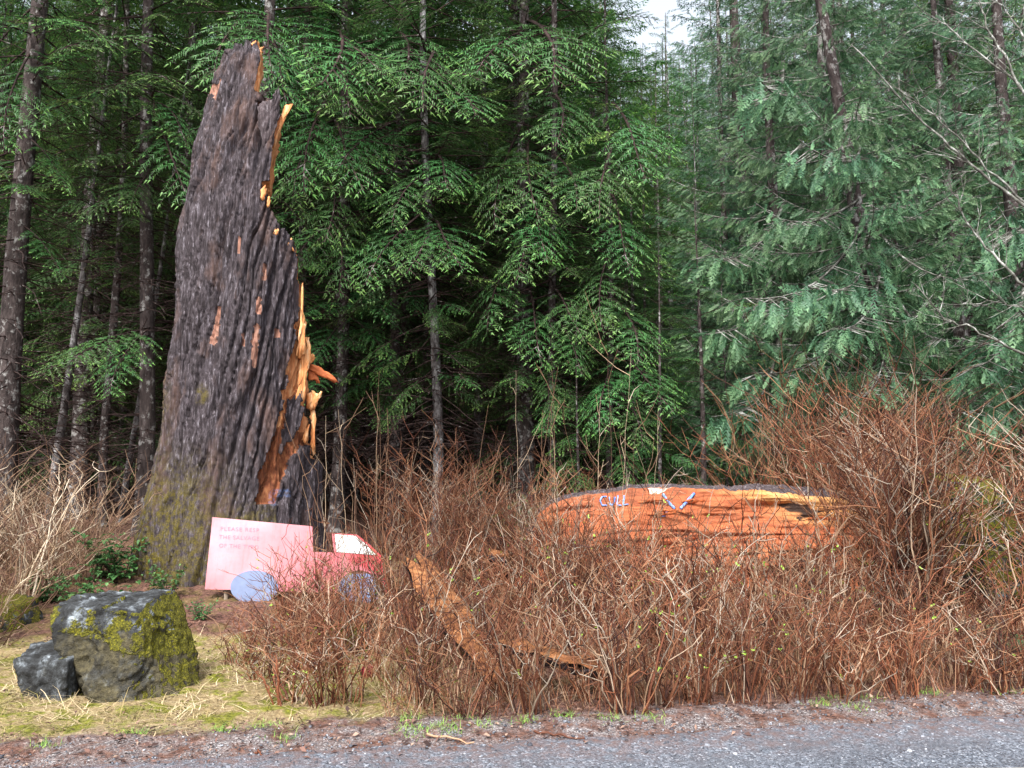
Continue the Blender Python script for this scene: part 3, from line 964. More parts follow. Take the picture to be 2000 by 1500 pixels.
# furrowed bark
arcl = ang * 0.85
wx = 0.05 * perlin(S * 2.5, D * 2.5, Zg * 0.9) + 0.02 * perlin(S * 9, D * 9, Zg * 3)


def worley(u, w, seed):
    """distance to the nearest and second nearest cell point, and the nearest cell's random number"""
    iu, iw = np.floor(u).astype(int), np.floor(w).astype(int)
    d1, d2, idr = np.full(u.shape, 9.), np.full(u.shape, 9.), np.zeros(u.shape)
    for a_ in (-1, 0, 1):
        for b_ in (-1, 0, 1):
            h = _perm[(_perm[(iu + a_) & 255] + (iw + b_ + seed)) & 255]
            h2 = _perm[(h + 91) & 255]
            dd_ = np.hypot(iu + a_ + 0.1 + 0.8 * h / 255. - u, iw + b_ + 0.1 + 0.8 * h2 / 255. - w)
            nearer = dd_ < d1
            d2 = np.where(nearer, d1, np.minimum(d2, dd_))
            idr = np.where(nearer, _perm[(h + 17) & 255] / 255., idr)
            d1 = np.where(nearer, dd_, d1)
    return d1, d2, idr


sl = arcl - 0.13 * Zg + wx
p1, p2, pid = worley(sl / 0.062, (Zg + 3 * wx) / 1.25, 3)
q1, q2, qid = worley(sl / 0.034 + 3.3, (Zg + 2 * wx) / 0.42, 9)
f2 = perlin(S * 15, D * 15, Zg * 4.0)
f3 = perlin(S * 34, D * 34, Zg * 10.0)
lng = np.abs(perlin(sl * 7.5 + 0.6 * perlin(S * 2, D * 2, Zg * 0.7), Zg * 0.28, 3.3))
cutL = sstep(0.0, 0.17, lng)
cut1 = sstep(0.0, 0.30, p2 - p1)
cut2 = sstep(0.0, 0.28, q2 - q1)
furrow = cut1 * (0.5 + 0.5 * cut2)
disp = 0.095 * (cutL - 0.8) + 0.032 * (cut1 - 0.7) + 0.04 * (pid - 0.5) * cut1 + 0.012 * (cut2 - 0.5) + 0.022 * (qid - 0.5) * cut2 + 0.05 * perlin(S * 3.5 + .4 * Zg, D * 3.5, Zg * 0.5) + 0.014 * f2 + 0.008 * f3
disp = disp * (0.55 + 0.45 * sstep(0.6, 2.2, Zg))
# root flare
flare = np.exp(-np.clip(Zg - 0.35, 0, 9) / 0.38)
disp = disp + flare * (0.16 * perlin(np.cos(ang) * 2.2, np.sin(ang) * 2.2, 7.7) + 0.02)
P3 = SP0 + S[..., None] * e_r + D[..., None] * e_d + Zg[..., None] * np.array([0, 0, 1.0])
PX, PY = project(P3)
front = np.sin(ang) < 0.15
jx = 7 * perlin(PX / 16, PY / 26, 1.1) + 4 * perlin(PX / 6, PY / 12, 2.1)
strip_poly = [(590, 585), (612, 640), (615, 700), (616, 800), (617, 870), (600, 872), (588, 868), (570, 905), (556, 945), (541, 985), (504, 985), (507, 925), (521, 885), (541, 838), (552, 790), (561, 740), (569, 690), (577, 640)]
dark_isle = [(577, 775), (592, 760), (594, 800), (584, 840), (566, 872), (549, 890), (556, 850)]
strip = in_poly(PX + jx, PY, strip_poly) & front & ~(in_poly(PX + jx, PY, dark_isle))
wood_m = np.where(strip, np.where(PY + 3 * jx < 835, 1.0, 0.5), 0.0)
scar = np.zeros_like(PX)
for (ax_, ay, bx, by, w) in [(428, 602, 420, 632, 5), (420, 632, 416, 668, 5), (501, 640, 497, 712, 6.5), (506, 585, 504, 610, 5), (475, 652, 474, 674, 3), (468, 465, 466, 492, 3.5), (517, 520, 515, 545, 4), (430, 160, 420, 190, 6), (541, 645, 543, 655, 5)]:
    dx, dy = bx - ax_, by - ay
    t = np.clip(((PX - ax_) * dx + (PY - ay) * dy) / (dx * dx + dy * dy), 0, 1)
    dd = np.hypot(PX + jx * 0.5 - ax_ - t * dx, PY - ay - t * dy)
    scar = np.maximum(scar, (dd < w) * front * 1.0)
disp = disp - 0.075 * (wood_m > 0) - 0.025 * scar
disp = disp * np.minimum(1, (xc - xl)[:, None] / 0.15)
rad_dir = (np.cos(ang)[..., None] * e_r + np.sin(ang)[..., None] * e_d)
P3 = P3 + rad_dir * disp[..., None]
top_w = sstep(ztop - 0.35, ztop, zz)[:, None]
P3[..., 2] += top_w * (-0.06 + 0.09 * perlin(S * 9, D * 9, 2.2) + 0.06 * perlin(S * 22, D * 22, 5.2))
moss = np.clip(sstep(250, 60, PX - 250 + 0.10 * (PY - 1050)) * sstep(840, 1000, PY), 0, 1)
moss = np.maximum(moss, 0.9 * sstep(0.55, 0.9, 1 - np.hypot((PX - 395) / 45, (PY - 770) / 60)))
moss = np.maximum(moss, 0.8 * sstep(960, 1030, PY) * (PX < 540))
moss = np.maximum(moss, 0.7 * sstep(362, 318, PX + 0.12 * (PY - 700) + 14 * perlin(PX / 30, PY / 30, 6.)) * sstep(690, 800, PY))
paint = 0.3 * ((np.abs(PX - 550) < 18) & (np.abs(PY - 963) < 7) | (np.abs(PX - 536) < 7) & (np.abs(PY - 976) < 12)) * 1.0
# torn face between the back edge and the front edge
q = np.linspace(0, 1, nc)[None, 1:-1]
C3 = P3[:, -1:, :] * (1 - q[..., None]) + P3[:, :1, :] * q[..., None]
dep = rr[:, None] * np.sin(beta)[:, None]
rg = (0.10 * perlin(q * 7 * dep + 3.1, zz[:, None] * 1.2) + 0.06 * perlin(q * 19 * dep, zz[:, None] * 2.2, 4.1) + 0.03 * perlin(q * 45 * dep, zz[:, None] * 4, 8.1)) * np.sin(q * math.pi) ** 0.5
C3 = C3 + (rg * np.minimum(1, dep * 1.5))[..., None] * e_r
ALL = np.concatenate([P3, C3], 1)
z1 = np.zeros((nz, nc - 2))
attrs = {'wood': np.concatenate([wood_m, z1 + 1], 1), 'furrow': np.concatenate([furrow, z1], 1), 'moss': np.concatenate([moss, z1], 1),
         'scar': np.concatenate([scar, z1], 1), 'paint': np.concatenate([paint * front, z1], 1)}
m_ = na + nc - 2
VV = ALL.reshape(-1, 3)
F4 = grid_faces(nz, m_, True)
top = VV[-m_:].mean(0) - [0, 0, 0.06]
VV = np.vstack([VV, top])
ti = np.array([((nz - 1) * m_ + i, (nz - 1) * m_ + (i + 1) % m_, len(VV) - 1) for i in range(m_)])
attrs = {k: np.append(a.ravel(), 1.0 if k == 'wood' else 0) for k, a in attrs.items()}
stump = link('broken_stump', None, None, (SP0[0], SP0[1], float(ground_z(SP0[0], SP0[1]))), 'tall broken conifer stump with furrowed grey bark and torn orange wood', 'stump')
bpy.context.view_layer.update()
so = link('bark_trunk', mesh('bark_trunk', VV - np.array(stump.location), [F4, ti], M['stump'], attrs, True), stump, label='furrowed bark trunk with mossy foot and torn orange side')


def shard(parent, name, pts, thick, mat, nrm, seed=0, rough=1.0):
    """a ragged flat splinter whose outline is given as points, with its own thickness"""
    rng = np.random.RandomState(seed)
    P = np.array(pts, float)
    nrm = unit(np.asarray(nrm, float))
    # subdivide the outline
    Q = []
    for i in range(len(P)):
        a, b = P[i], P[(i + 1) % len(P)]
        for t in np.linspace(0, 1, 5)[:-1]:
            Q.append(a + (b - a) * t + (rng.normal(0, 0.006, 3) if 0 < t else 0))
    Q = np.array(Q)
    c0 = Q.mean(0)
    k = len(Q)
    A = Q + nrm * thick * 0.5 + rng.normal(0, thick * 0.12 * rough, Q.shape)
    B = Q - nrm * thick * 0.5
    inner = c0 + (Q - c0) * 0.55 + nrm * thick * 0.62 + rng.normal(0, thick * 0.15 * rough, Q.shape)
    Vv = np.vstack([A, B, inner, c0 + nrm * thick * 0.6, c0 - nrm * thick * 0.5]) - np.array(parent.location)
    i = np.arange(k)
    j = (i + 1) % k
    qd = np.vstack([np.stack([i, i + k, j + k, j], -1), np.stack([i, j, j + 2 * k, i + 2 * k], -1)])
    tr = np.vstack([np.stack([i + 2 * k, j + 2 * k, np.full(k, 3 * k)], -1), np.stack([j + k, i + k, np.full(k, 3 * k + 1)], -1)])
    return link(name, mesh(name, Vv, [tr, qd], mat), parent)


def spx(pts, dd):
    """pixels of the photograph on a plane dd metres nearer than the stump's axis"""
    return [on_plane(x, y, SP0 - e_d * dd, e_d) for x, y in pts]


SPL = [
    ('bark_shard', 'bark_shard', [(503, 215), (512, 203), (530, 200), (537, 182), (543, 177), (547, 195), (545, 225), (536, 262), (530, 300), (518, 300), (506, 250)], 0.74, 0.16),
    ('splinter', 'splinter', [(545, 235), (556, 208), (571, 205), (560, 222), (549, 252), (541, 275), (533, 290), (537, 262)], 0.70, 0.07),
    ('splinter', 'splinter', [(496, 205), (489, 190), (496, 150), (500, 110), (503, 95), (510, 98), (509, 130), (507, 165), (500, 190)], 0.46, 0.07),
    ('splinter', 'splinter', [(490, 86), (499, 80), (502, 90), (496, 95)], 0.5, 0.05),
    ('splinter', 'splinter', [(503, 97), (516, 91), (508, 103), (514, 103), (504, 108)], 0.48, 0.04),
    ('splinter', 'splinter', [(509, 372), (519, 362), (520, 378), (514, 392), (510, 390)], 0.88, 0.06),
    ('splinter', 'splinter', [(521, 392), (526, 384), (527, 402), (522, 408)], 0.87, 0.05),
    ('splinter', 'splinter', [(533, 455), (536, 443), (543, 448), (545, 458), (538, 460)], 0.86, 0.06),
    ('splinter', 'splinter', [(553, 464), (563, 477), (566, 466), (571, 468), (568, 482), (575, 492), (566, 488)], 0.80, 0.05),
    ('splinter', 'splinter', [(588, 560), (591, 552), (590, 590), (596, 622), (597, 640), (592, 668), (600, 680), (588, 700), (578, 695), (583, 640)], 0.64, 0.14),
    ('splinter', 'splinter', [(596, 660), (604, 660), (607, 690), (602, 720), (598, 745), (592, 790), (586, 798), (574, 796), (580, 750), (586, 700)], 0.55, 0.12),
    ('splinter', 'splinter_red', [(600, 710), (622, 716), (645, 730), (662, 747), (650, 746), (628, 736), (602, 722)], 0.35, 0.05),
    ('splinter', 'splinter', [(600, 702), (610, 690), (614, 694), (605, 706), (618, 697), (606, 712)], 0.40, 0.05),
    ('splinter', 'splinter_red', [(600, 722), (616, 727), (622, 738), (624, 750), (614, 742), (604, 744)], 0.32, 0.06),
    ('splinter', 'splinter', [(600, 770), (608, 763), (620, 770), (629, 765), (620, 785), (614, 800), (606, 802), (598, 795)], 0.42, 0.10),
    ('splinter', 'splinter', [(606, 800), (615, 800), (616, 885), (612, 890), (605, 868), (608, 830)], 0.40, 0.08),
    ('splinter', 'splinter', [(588, 860), (597, 838), (604, 828), (600, 858), (596, 866)], 0.50, 0.06),
]
for i, (nm, mt, pts, dd, th_) in enumerate(SPL):
    shard(stump, nm, spx(pts, dd), th_, M[mt], -e_d, 60 + i, 0.35)

# ------------------------------------------------------------------ the fallen split log
n = N('split_log_wood')
v = n.obj((0.22, 1, 1.6), rot=(0, R(-4), 0))
st = n.math('ADD', n.math('MULTIPLY', n.noise(v, 11, 8, .68, 0.8), 0.65), n.math('MULTIPLY', n.noise(n.obj((0.7, 1, 1.5)), 3.2, 4, .6), 0.35))
warm = n.ramp(st, [(0.26, (0.20, 0.050, 0.014)), (0.42, (0.46, 0.145, 0.034)), (0.58, (0.64, 0.25, 0.06)), (0.76, (0.80, 0.43, 0.14))])
redd = n.ramp(st, [(0.26, (0.13, 0.032, 0.014)), (0.45, (0.34, 0.090, 0.035)), (0.62, (0.50, 0.155, 0.06)), (0.8, (0.62, 0.26, 0.11))])
yel = n.ramp(st, [(0.26, (0.36, 0.13, 0.04)), (0.5, (0.70, 0.36, 0.12)), (0.76, (0.86, 0.58, 0.26))])
c = n.mix(n.fac(n.math('ADD', n.attr('heat'), n.math('MULTIPLY', n.noise(v, 2.5, 4), 0.5)), 0.55, 0.95), redd, warm)
c = n.mix(n.math('MULTIPLY', n.fac(n.math('ADD', n.attr('sap'), n.math('MULTIPLY', n.noise(v, 4, 4), 0.5)), 0.55, 1.15), 0.8), c, yel)
fib = n.noise(n.obj((0.10, 1, 2.6), rot=(0, R(-4), 0)), 30, 4, .7)
c = n.mix(n.fac(fib, 0.58, 0.72), c, (0.10, 0.032, 0.014))
c = n.mix(n.math('MULTIPLY', n.fac(n.noise(n.obj((0.4, 1, 1)), 2.6, 4), 0.5, 0.68), 0.35), c, (0.20, 0.085, 0.05))
c = n.mix(n.fac(n.attr('rot'), 0.35, 0.6), c, (0.035, 0.018, 0.012))
c = n.mix(n.math('MULTIPLY', n.fac(n.attr('blaze'), 0.4, 0.7), n.fac(n.noise(v, 14, 4), 0.3, 0.5)), c, (0.66, 0.58, 0.50))
M['log_wood'] = n.done(c, 0.75, 0.3, n.noise(n.obj((0.2, 1, 2.2)), 30, 8, .7), 0.8, 0.025)

LG = [(1035, 1085), (1041, 1035), (1052, 1002), (1075, 985), (1110, 972), (1180, 961), (1280, 952), (1400, 955), (1500, 960), (1600, 969), (1690, 982), (1740, 1000), (1775, 1030), (1800, 1085)]
lx0, lx1 = 1036, 1800
nu, nv = 260, 110
uu = np.linspace(0, 1, nu)[:, None]
vv = np.linspace(0, 1, nv)[None, :]
lpx = lx0 + (lx1 - lx0) * uu
lpy = np.interp(lpx, [p[0] for p in LG], [p[1] for p in LG])
LY = 9.9 + 0.75 * uu
dcol = lambda px, py, Y: at(px, py, Y)
T3 = np.stack([np.array([at(float(a), float(b), float(c_)) for a, b, c_ in zip(lpx[:, 0], lpy[:, 0], LY[:, 0])])], 0)[0]
gz = ground_z(T3[:, 0], T3[:, 1] - 0.4)
zt = T3[:, 2][:, None]
lean_y = 0.50
yy = T3[:, 1][:, None] - lean_y * vv ** 1.1 - 0.10 * np.sin(vv * math.pi)
zt = zt + (0.025 * perlin(T3[:, 0] * 3, 1.1) + 0.018 * perlin(T3[:, 0] * 9, 4.1) + 0.012 * perlin(T3[:, 0] * 26, 2.1))[:, None]
zz_ = zt * (1 - vv) + (gz[:, None] - 0.05) * vv
xx = np.broadcast_to(T3[:, 0][:, None], zz_.shape)
h_ = zz_
r1 = perlin(xx * 0.7 + h_ * .35, h_ * 5 - xx * 0.2, 1.0)
r2 = perlin(xx * 1.4, h_ * 14 + xx * .4, 6.0)
r3 = perlin(xx * 3, h_ * 34, 3.0)
steps = np.floor((h_ * 4.2 + 0.5 * perlin(xx * 0.8, h_ * 2, 9.)) + 0.0)
dsp = 0.12 * r1 + 0.032 * r2 + 0.020 * r3 + 0.05 * perlin(steps * 3.7, xx * 0.5, 2.0) + 0.06 * perlin(xx * 1.1 + h_ * 1.5, h_ * 3.1 - xx * .6, 7.) + 0.05 * perlin(xx * 0.6, h_ * 1.3, 5.)
dsp = dsp * sstep(0, 0.05, vv)
crack = np.minimum(1, np.abs(perlin(xx * 0.55 + 2, h_ * 5.5 - xx * 0.35, 12.0)) * 9)
dsp = dsp - 0.06 * (1 - crack) * sstep(0.05, .12, vv)
calm = sstep(1140, 1170, lpx) * (1 - sstep(1350, 1380, lpx)) * (1 - sstep(0.28, 0.36, vv))
dsp = dsp * (1 - 0.9 * calm)
FP = np.stack([xx, yy - dsp, zz_], -1)
FPX_, FPY_ = project(FP)
heat = sstep(1300, 1560, FPX_ + 0.5 * (FPY_ - 1000)) * 0.9 + 0.55 * (1 - sstep(0.04, 0.16, vv)) + 0.5 * perlin(xx * 0.9, h_ * 2.2, 14.)
sap = (1 - sstep(0.05, 0.16, vv)) * (0.18 + 0.45 * sstep(1300, 1600, FPX_)) + 0.8 * sstep(1400, 1600, FPX_) * (1 - sstep(0.2, .45, vv))
rot_ = (1 - sstep(0.0, 0.16, crack)) * sstep(0.06, .12, vv) * (perlin(xx * 1.1, h_ * 2, 4.) > -0.05)
bark_isle = in_poly(FPX_ + 8 * r2, FPY_ + 5 * r2, [(1470, 1046), (1530, 1032), (1600, 1030), (1640, 1050), (1610, 1090), (1500, 1100)])
rot_ = rot_ * 0.75
blaze = in_poly(FPX_ + 12 * r2 + 6 * r3, FPY_ + 5 * perlin(xx * 9, h_ * 3, 1.), [(1268, 951), (1308, 949), (1306, 960), (1290, 965), (1272, 962)]) * 1.0
logo = link('split_log', None, None, (float(T3[nu // 2, 0]), float(T3[nu // 2, 1]), float(gz[nu // 2])), 'huge split log lying in the brush with bare orange wood facing the road', 'log')
LO = np.array(logo.location)
lface = link('split_face', mesh('split_face', FP.reshape(-1, 3) - LO, grid_faces(nu, nv)[:, ::-1], M['log_wood'], {'heat': heat.ravel(), 'sap': np.clip(sap, 0, 1).ravel(), 'rot': rot_.ravel(), 'blaze': blaze.ravel()}, True), logo, label='bare orange split face of the log')
# bark on the back and top
nw_ = 60
ww = np.linspace(0, 1, nw_)[None, :] * math.pi * 0.5
rise = 0.03 + 0.10 * sstep(0.45, 0.7, uu)
bz = zt * np.cos(ww) + rise * np.sin(np.clip(ww * 4, 0, math.pi)) + (gz[:, None] - 0.1) * (1 - np.cos(ww))
by = T3[:, 1][:, None] + 1.15 * np.sin(ww)
bx = np.broadcast_to(T3[:, 0][:, None], bz.shape)
bd = 0.04 * np.minimum(1, np.abs(perlin(bx * 1.2, by * 6, bz * 6)) * 4) * sstep(0, 0.1, ww)
BP = np.stack([bx, by + bd * np.sin(ww), bz + bd * np.cos(ww)], -1)
link('bark', mesh('bark', BP.reshape(-1, 3) - LO, grid_faces(nu, nw_), M['bark_shard'], None, True), logo)
for e in (0, nu - 1):                                     # the two ends
    ringp = np.vstack([FP[e, ::-1], BP[e]])
    c0 = ringp.mean(0)
    k = len(ringp)
    rg_ = np.random.RandomState(e)
    mid = c0 + (ringp - c0) * 0.5 + np.array([-1 if e == 0 else 1, 0, 0]) * rg_.uniform(0.0, 0.12, (k, 1))
    VV = np.vstack([ringp, mid, c0]) - LO
    i = np.arange(k); j = (i + 1) % k
    fq = np.stack([i, j, j + k, i + k], -1); ft = np.stack([i + k, j + k, np.full(k, 2 * k)], -1)
    z0 = np.zeros(len(VV))
    link('broken_end', mesh('broken_end', VV, [ft, fq], M['log_wood'], {'heat': z0 + .2, 'sap': z0, 'rot': z0, 'blaze': z0}), logo)

rg_ = np.random.RandomState(41)
for k in range(6):
    px = rg_.uniform(1090, 1700)
    i_ = int((px - lx0) / (lx1 - lx0) * (nu - 1))
    p = FP[i_, rg_.randint(2, 30)]
    ln, hh = rg_.uniform(0.25, 0.7), rg_.uniform(0.012, 0.035)
    dx = np.array([ln, rg_.uniform(-0.06, 0.02), rg_.uniform(-0.06, 0.05)])
    up = np.array([0, -0.01, hh])
    shard(logo, 'splinter', [p, p + dx * .3 - up, p + dx * .7 - up * .5, p + dx, p + dx * .6 + up * .6, p + dx * .2 + up], 0.03, M['splinter_red'], (0, -1, 0.2), 300 + k)

n = N('blue_spray_paint')
c = n.ramp(n.noise(n.obj(), 30, 4), [(0.35, (0.08, 0.20, 0.62)), (0.7, (0.30, 0.48, 0.90))])
M['blue_paint'] = n.done(c, 0.6, 0.3)
flat_px, flat_py, flat_p = FPX_.ravel(), FPY_.ravel(), FP.reshape(-1, 3)


def on_log(px, py):
    d2 = (flat_px - px) ** 2 + (flat_py - py) ** 2
    i = np.argpartition(d2, 12)[:12]
    w = 1 / (d2[i] + 2.0)
    return at(px, py, float((flat_p[i, 1] * w).sum() / w.sum()) - 0.014)


def stroke(name, lines, rad, parent, seed):
    rng = np.random.RandomState(seed)
    acc = Acc()
    for ln in lines:
        ln = np.array(ln, float)
        s = np.linspace(0, len(ln) - 1, 6 * (len(ln) - 1) + 1)
        pp = np.stack([np.interp(s, np.arange(len(ln)), ln[:, 0]), np.interp(s, np.arange(len(ln)), ln[:, 1])], -1)
        P = np.array([on_log(*q) for q in pp])
        P[1:-1] = (P[:-2] + P[1:-1] + P[2:]) / 3
        tube(acc, P - LO, rad * rng.uniform(0.8, 1.2, len(P)), 6, cap=True)
    return link(name, acc.mesh(name, M['blue_paint'], smooth=True), parent)


for k, lt in enumerate([
        [[(1184, 970), (1176, 970), (1172, 978), (1176, 987), (1185, 987)]],
        [[(1190, 971), (1191, 983), (1195, 987), (1199, 983), (1201, 971)]],
        [[(1207, 968), (1206, 978), (1205, 987)], [(1205, 987), (1214, 987)]],
        [[(1219, 968), (1218, 978), (1217, 986)], [(1217, 986), (1227, 985)]]]):
    stroke('painted_letter', lt, 0.009, lface, k)
stroke('painted_mark', [[(1294, 964), (1302, 975), (1310, 986), (1318, 993)], [(1356, 964), (1346, 975), (1337, 985), (1329, 993)]], 0.017, lface, 9)
stroke('painted_mark', [[(1300, 1002), (1306, 998), (1313, 997)], [(1292, 1008), (1300, 1007)]], 0.012, lface, 10)

# ------------------------------------------------------------------ split slabs and chunks lying in the brush


n = N('weathered_split_wood')
c = n.ramp(n.noise(n.obj((1.2, 3, 3), rot=(0.2, 0.75, 0.5)), 6, 4, .7), [(0.34, (0.045, 0.020, 0.012)), (0.50, (0.21, 0.080, 0.030)), (0.63, (0.36, 0.155, 0.060)), (0.78, (0.50, 0.29, 0.15))])
M['slab_wood'] = n.done(c, 0.8, 0.25, n.noise(n.obj((4, 4, 4)), 14, 4), 0.9, 0.03)


def slab(name, label, cat, px0, px1, width, thick, mats, seed, group=None):
    """a riven slab between two points, with ragged ends and a bark side"""
    rng = np.random.RandomState(seed)
    a, b = np.array(px0), np.array(px1)
    L = np.linalg.norm(b - a)
    x = unit(b - a)
    y = unit(np.cross(np.array([0.0, 0.25, 1.0]), x))
    z = np.cross(x, y)
    o = link(name, None, None, tuple(a), label, cat, group)
    nl, nw2 = 26, 9
    s = np.linspace(0, 1, nl)[:, None]
    w = np.linspace(-0.5, 0.5, nw2)[None, :]
    taper = 0.55 + 0.45 * np.sin(np.clip(s * 1.15 + 0.1, 0, 1) * math.pi) ** 0.6
    endr = 0.26 * (rng.rand(1, nw2) - 0.5)
    taper = taper * (1 + 0.35 * perlin(s * 5, seed * 1.3))
    for nm, sg, mt in (('split_face', 1, mats[0]), ('bark', -1, mats[1])):
        ss = s + endr * np.where(s > 0.5, (s - .5) * 2, (0.5 - s) * 2)
        up = sg * thick * 0.5 * (1 - (2 * np.abs(w)) ** 4 * 0.9) + sg * 0.05 * perlin(ss * 3.0, w * 16, seed + sg) + sg * 0.02 * perlin(ss * 9, w * 34, seed + 3.)
        up = up * np.minimum(1, 8 * np.minimum(s, 1 - s) + 0.06)
        V = ss[..., None] * L * x + (w * width * taper)[..., None] * y + up[..., None] * z
        F = grid_faces(nl, nw2)
        n_ = nl * nw2
        z0 = np.zeros(n_)
        me = mesh(nm, V.reshape(-1, 3), F if sg > 0 else F[:, ::-1], mt, {'heat': z0 + 0.25, 'sap': z0, 'rot': z0, 'blaze': z0}, True)
        link(nm, me, o)
    return o


slab('wood_slab', 'long orange slab of split wood leaning down beside the truck sign', 'wood slab', at(808, 1095, 7.9), at(978, 1338, 6.0), 0.34, 0.14, (M['slab_wood'], M['bark_shard']), 3)
slab('wood_slab', 'reddish flat slab of split wood low in the brush near the road', 'wood slab', at(985, 1258, 6.2), at(1170, 1312, 5.85), 0.24, 0.10, (M['slab_wood'], M['bark_shard']), 4)
slab('wood_slab', 'small bright orange chunk of wood under the left end of the log', 'wood slab', at(1010, 1150, 8.7), at(1075, 1135, 8.6), 0.28, 0.22, (M['log_wood'], M['bark_shard']), 5)
slab('wood_slab', 'dark red splintered piece left of the log end', 'wood slab', at(957, 1085, 9.3), at(995, 1092, 9.2), 0.16, 0.12, (M['slab_wood'], M['bark_shard']), 6)

# ------------------------------------------------------------------ the truck-shaped sign
n = N('red_paint_fade_sheen')
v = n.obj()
c = n.ramp(n.math('ADD', n.attr('blend_amt'), n.math('MULTIPLY', n.math('SUBTRACT', n.noise(v, 3.5, 6, .65), 0.68), 0.5)), [(0.1, (0.44, 0.040, 0.045)), (0.5, (0.53, 0.18, 0.20)), (0.9, (0.58, 0.37, 0.42))])  # paint fading plus sky sheen and glare, painted into the colour
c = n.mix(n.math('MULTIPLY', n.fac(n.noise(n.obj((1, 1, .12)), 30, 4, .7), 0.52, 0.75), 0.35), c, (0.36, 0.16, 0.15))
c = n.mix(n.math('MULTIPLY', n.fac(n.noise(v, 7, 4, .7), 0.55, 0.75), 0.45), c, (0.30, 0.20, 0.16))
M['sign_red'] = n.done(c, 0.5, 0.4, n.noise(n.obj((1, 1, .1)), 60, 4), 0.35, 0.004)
n = N('red_edge'); M['sign_edge'] = n.done((0.62, 0.035, 0.06), 0.5, 0.4)
n = N('white_paint')
M['sign_white'] = n.done(n.ramp(n.noise(n.obj(), 9, 5), [(0.3, (0.58, 0.62, 0.59)), (0.6, (0.72, 0.75, 0.72))]), 0.5, 0.4)
n = N('blue_grey_paint')
M['sign_blue'] = n.done(n.ramp(n.noise(n.obj(), 8, 6), [(0.3, (0.15, 0.19, 0.31)), (0.7, (0.20, 0.25, 0.39))]), 0.5, 0.4)
n = N('faded_letter_paint'); M['letter'] = n.done((0.47, 0.20, 0.27), 0.6, 0.3)
n = N('weathered_stake'); M['stake'] = n.done(n.ramp(n.noise(n.obj((1, 1, .1)), 30, 5), [(0.3, (0.16, 0.12, 0.09)), (0.7, (0.32, 0.26, 0.20))]), 0.85, 0.2)

SG0 = at(400, 1152, 8.95)
sg_n = unit(np.array([0.05, -1.0, 0.10]))
sign = link('truck_sign', None, None, tuple(SG0), 'flat truck shaped sign painted red with pale pink sheen in the paint at the foot of the stump', 'sign')
SO = np.array(sign.location)


def plate(name, pts, mats, front, thick, parent, origin, attr=None):
    """an extruded flat outline; pts are photo pixels carried onto the sign's plane"""
    P = np.array([on_plane(x, y, SG0, sg_n) for x, y in pts])
    k = len(P)
    A, B = P + sg_n * front, P + sg_n * (front - thick)
    V = np.vstack([A, B]) - origin
    me = bpy.data.meshes.new(name)
    faces = [tuple(range(k)), tuple(range(2 * k - 1, k - 1, -1))] + [(i, i + k, (i + 1) % k + k, (i + 1) % k) for i in range(k)]
    me.from_pydata([tuple(q) for q in V], [], faces)
    me.update()
    import bmesh
    bm = bmesh.new(); bm.from_mesh(me)
    bmesh.ops.recalc_face_normals(bm, faces=bm.faces)
    bm.to_mesh(me); bm.free()
    for m in mats:
        me.materials.append(m)
    if len(mats) > 1:
        for p in me.polygons:
            p.material_index = 0 if p.index < 2 else 1
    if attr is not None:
        a = me.attributes.new('blend_amt', 'FLOAT', 'POINT')
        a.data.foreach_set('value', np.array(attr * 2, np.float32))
    return link(name, me, parent)


def arc(cx, cy, rx, ry, a0, a1, k):
    return [(cx + rx * math.cos(R(a)), cy - ry * math.sin(R(a))) for a in np.linspace(a0, a1, k)]


box_pts = [(415, 1010), (463, 1014.5), (512, 1019), (560, 1023.5), (610, 1028), (611, 1078), (611, 1157), (560, 1155.5), (500, 1153), (450, 1152), (400, 1151), (405, 1104), (410, 1058)]
cargo = plate('cargo_box', box_pts, [M['sign_red'], M['sign_edge']], 0.0, 0.02, sign, SO, [0.78, 0.82, 0.85, 0.72, 0.62, 0.55, 0.42, 0.55, 0.7, 0.72, 0.62, 0.9, 0.9])  # paler at left: sheen put into the paint colour
cab_pts = [(611.4, 1078), (652, 1079), (648, 1041), (697, 1044), (722, 1064), (745, 1086), (750, 1122), (756, 1160)] + arc(702, 1158, 44, 44, 5, 175, 12) + [(656, 1158), (611.4, 1157)]
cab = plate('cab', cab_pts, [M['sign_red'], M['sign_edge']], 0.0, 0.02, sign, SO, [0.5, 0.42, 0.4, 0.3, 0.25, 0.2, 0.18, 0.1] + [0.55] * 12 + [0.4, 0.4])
plate('window', [(654, 1044), (695, 1046.5), (719, 1066), (739, 1084.5), (697, 1081), (657, 1078)], [M['sign_white']], 0.006, 0.005, cab, SO)
for cx, cy, rx, ry, nm in ((497, 1147, 46.5, 33, 'w'), (702, 1151, 42, 33, 'w')):
    pts = [(x, min(y, cy + 31)) for x, y in arc(cx, cy, rx, ry, 0, 350, 36)]
    plate('wheel', pts, [M['sign_blue']], 0.014, 0.013, sign, SO)
for xp in (440, 590):                                     # stakes that hold the board up from behind
    a, b = on_plane(xp, 1040, SG0, sg_n) - sg_n * 0.05, on_plane(xp, 1150, SG0, sg_n) - sg_n * 0.05
    b[2] = float(ground_z(b[0], b[1])) - 0.15
    acc = Acc(); tube(acc, np.linspace(a, b, 4) - SO, 0.03, 4, cap=True)
    link('stake', acc.mesh('stake', M['stake']), sign)


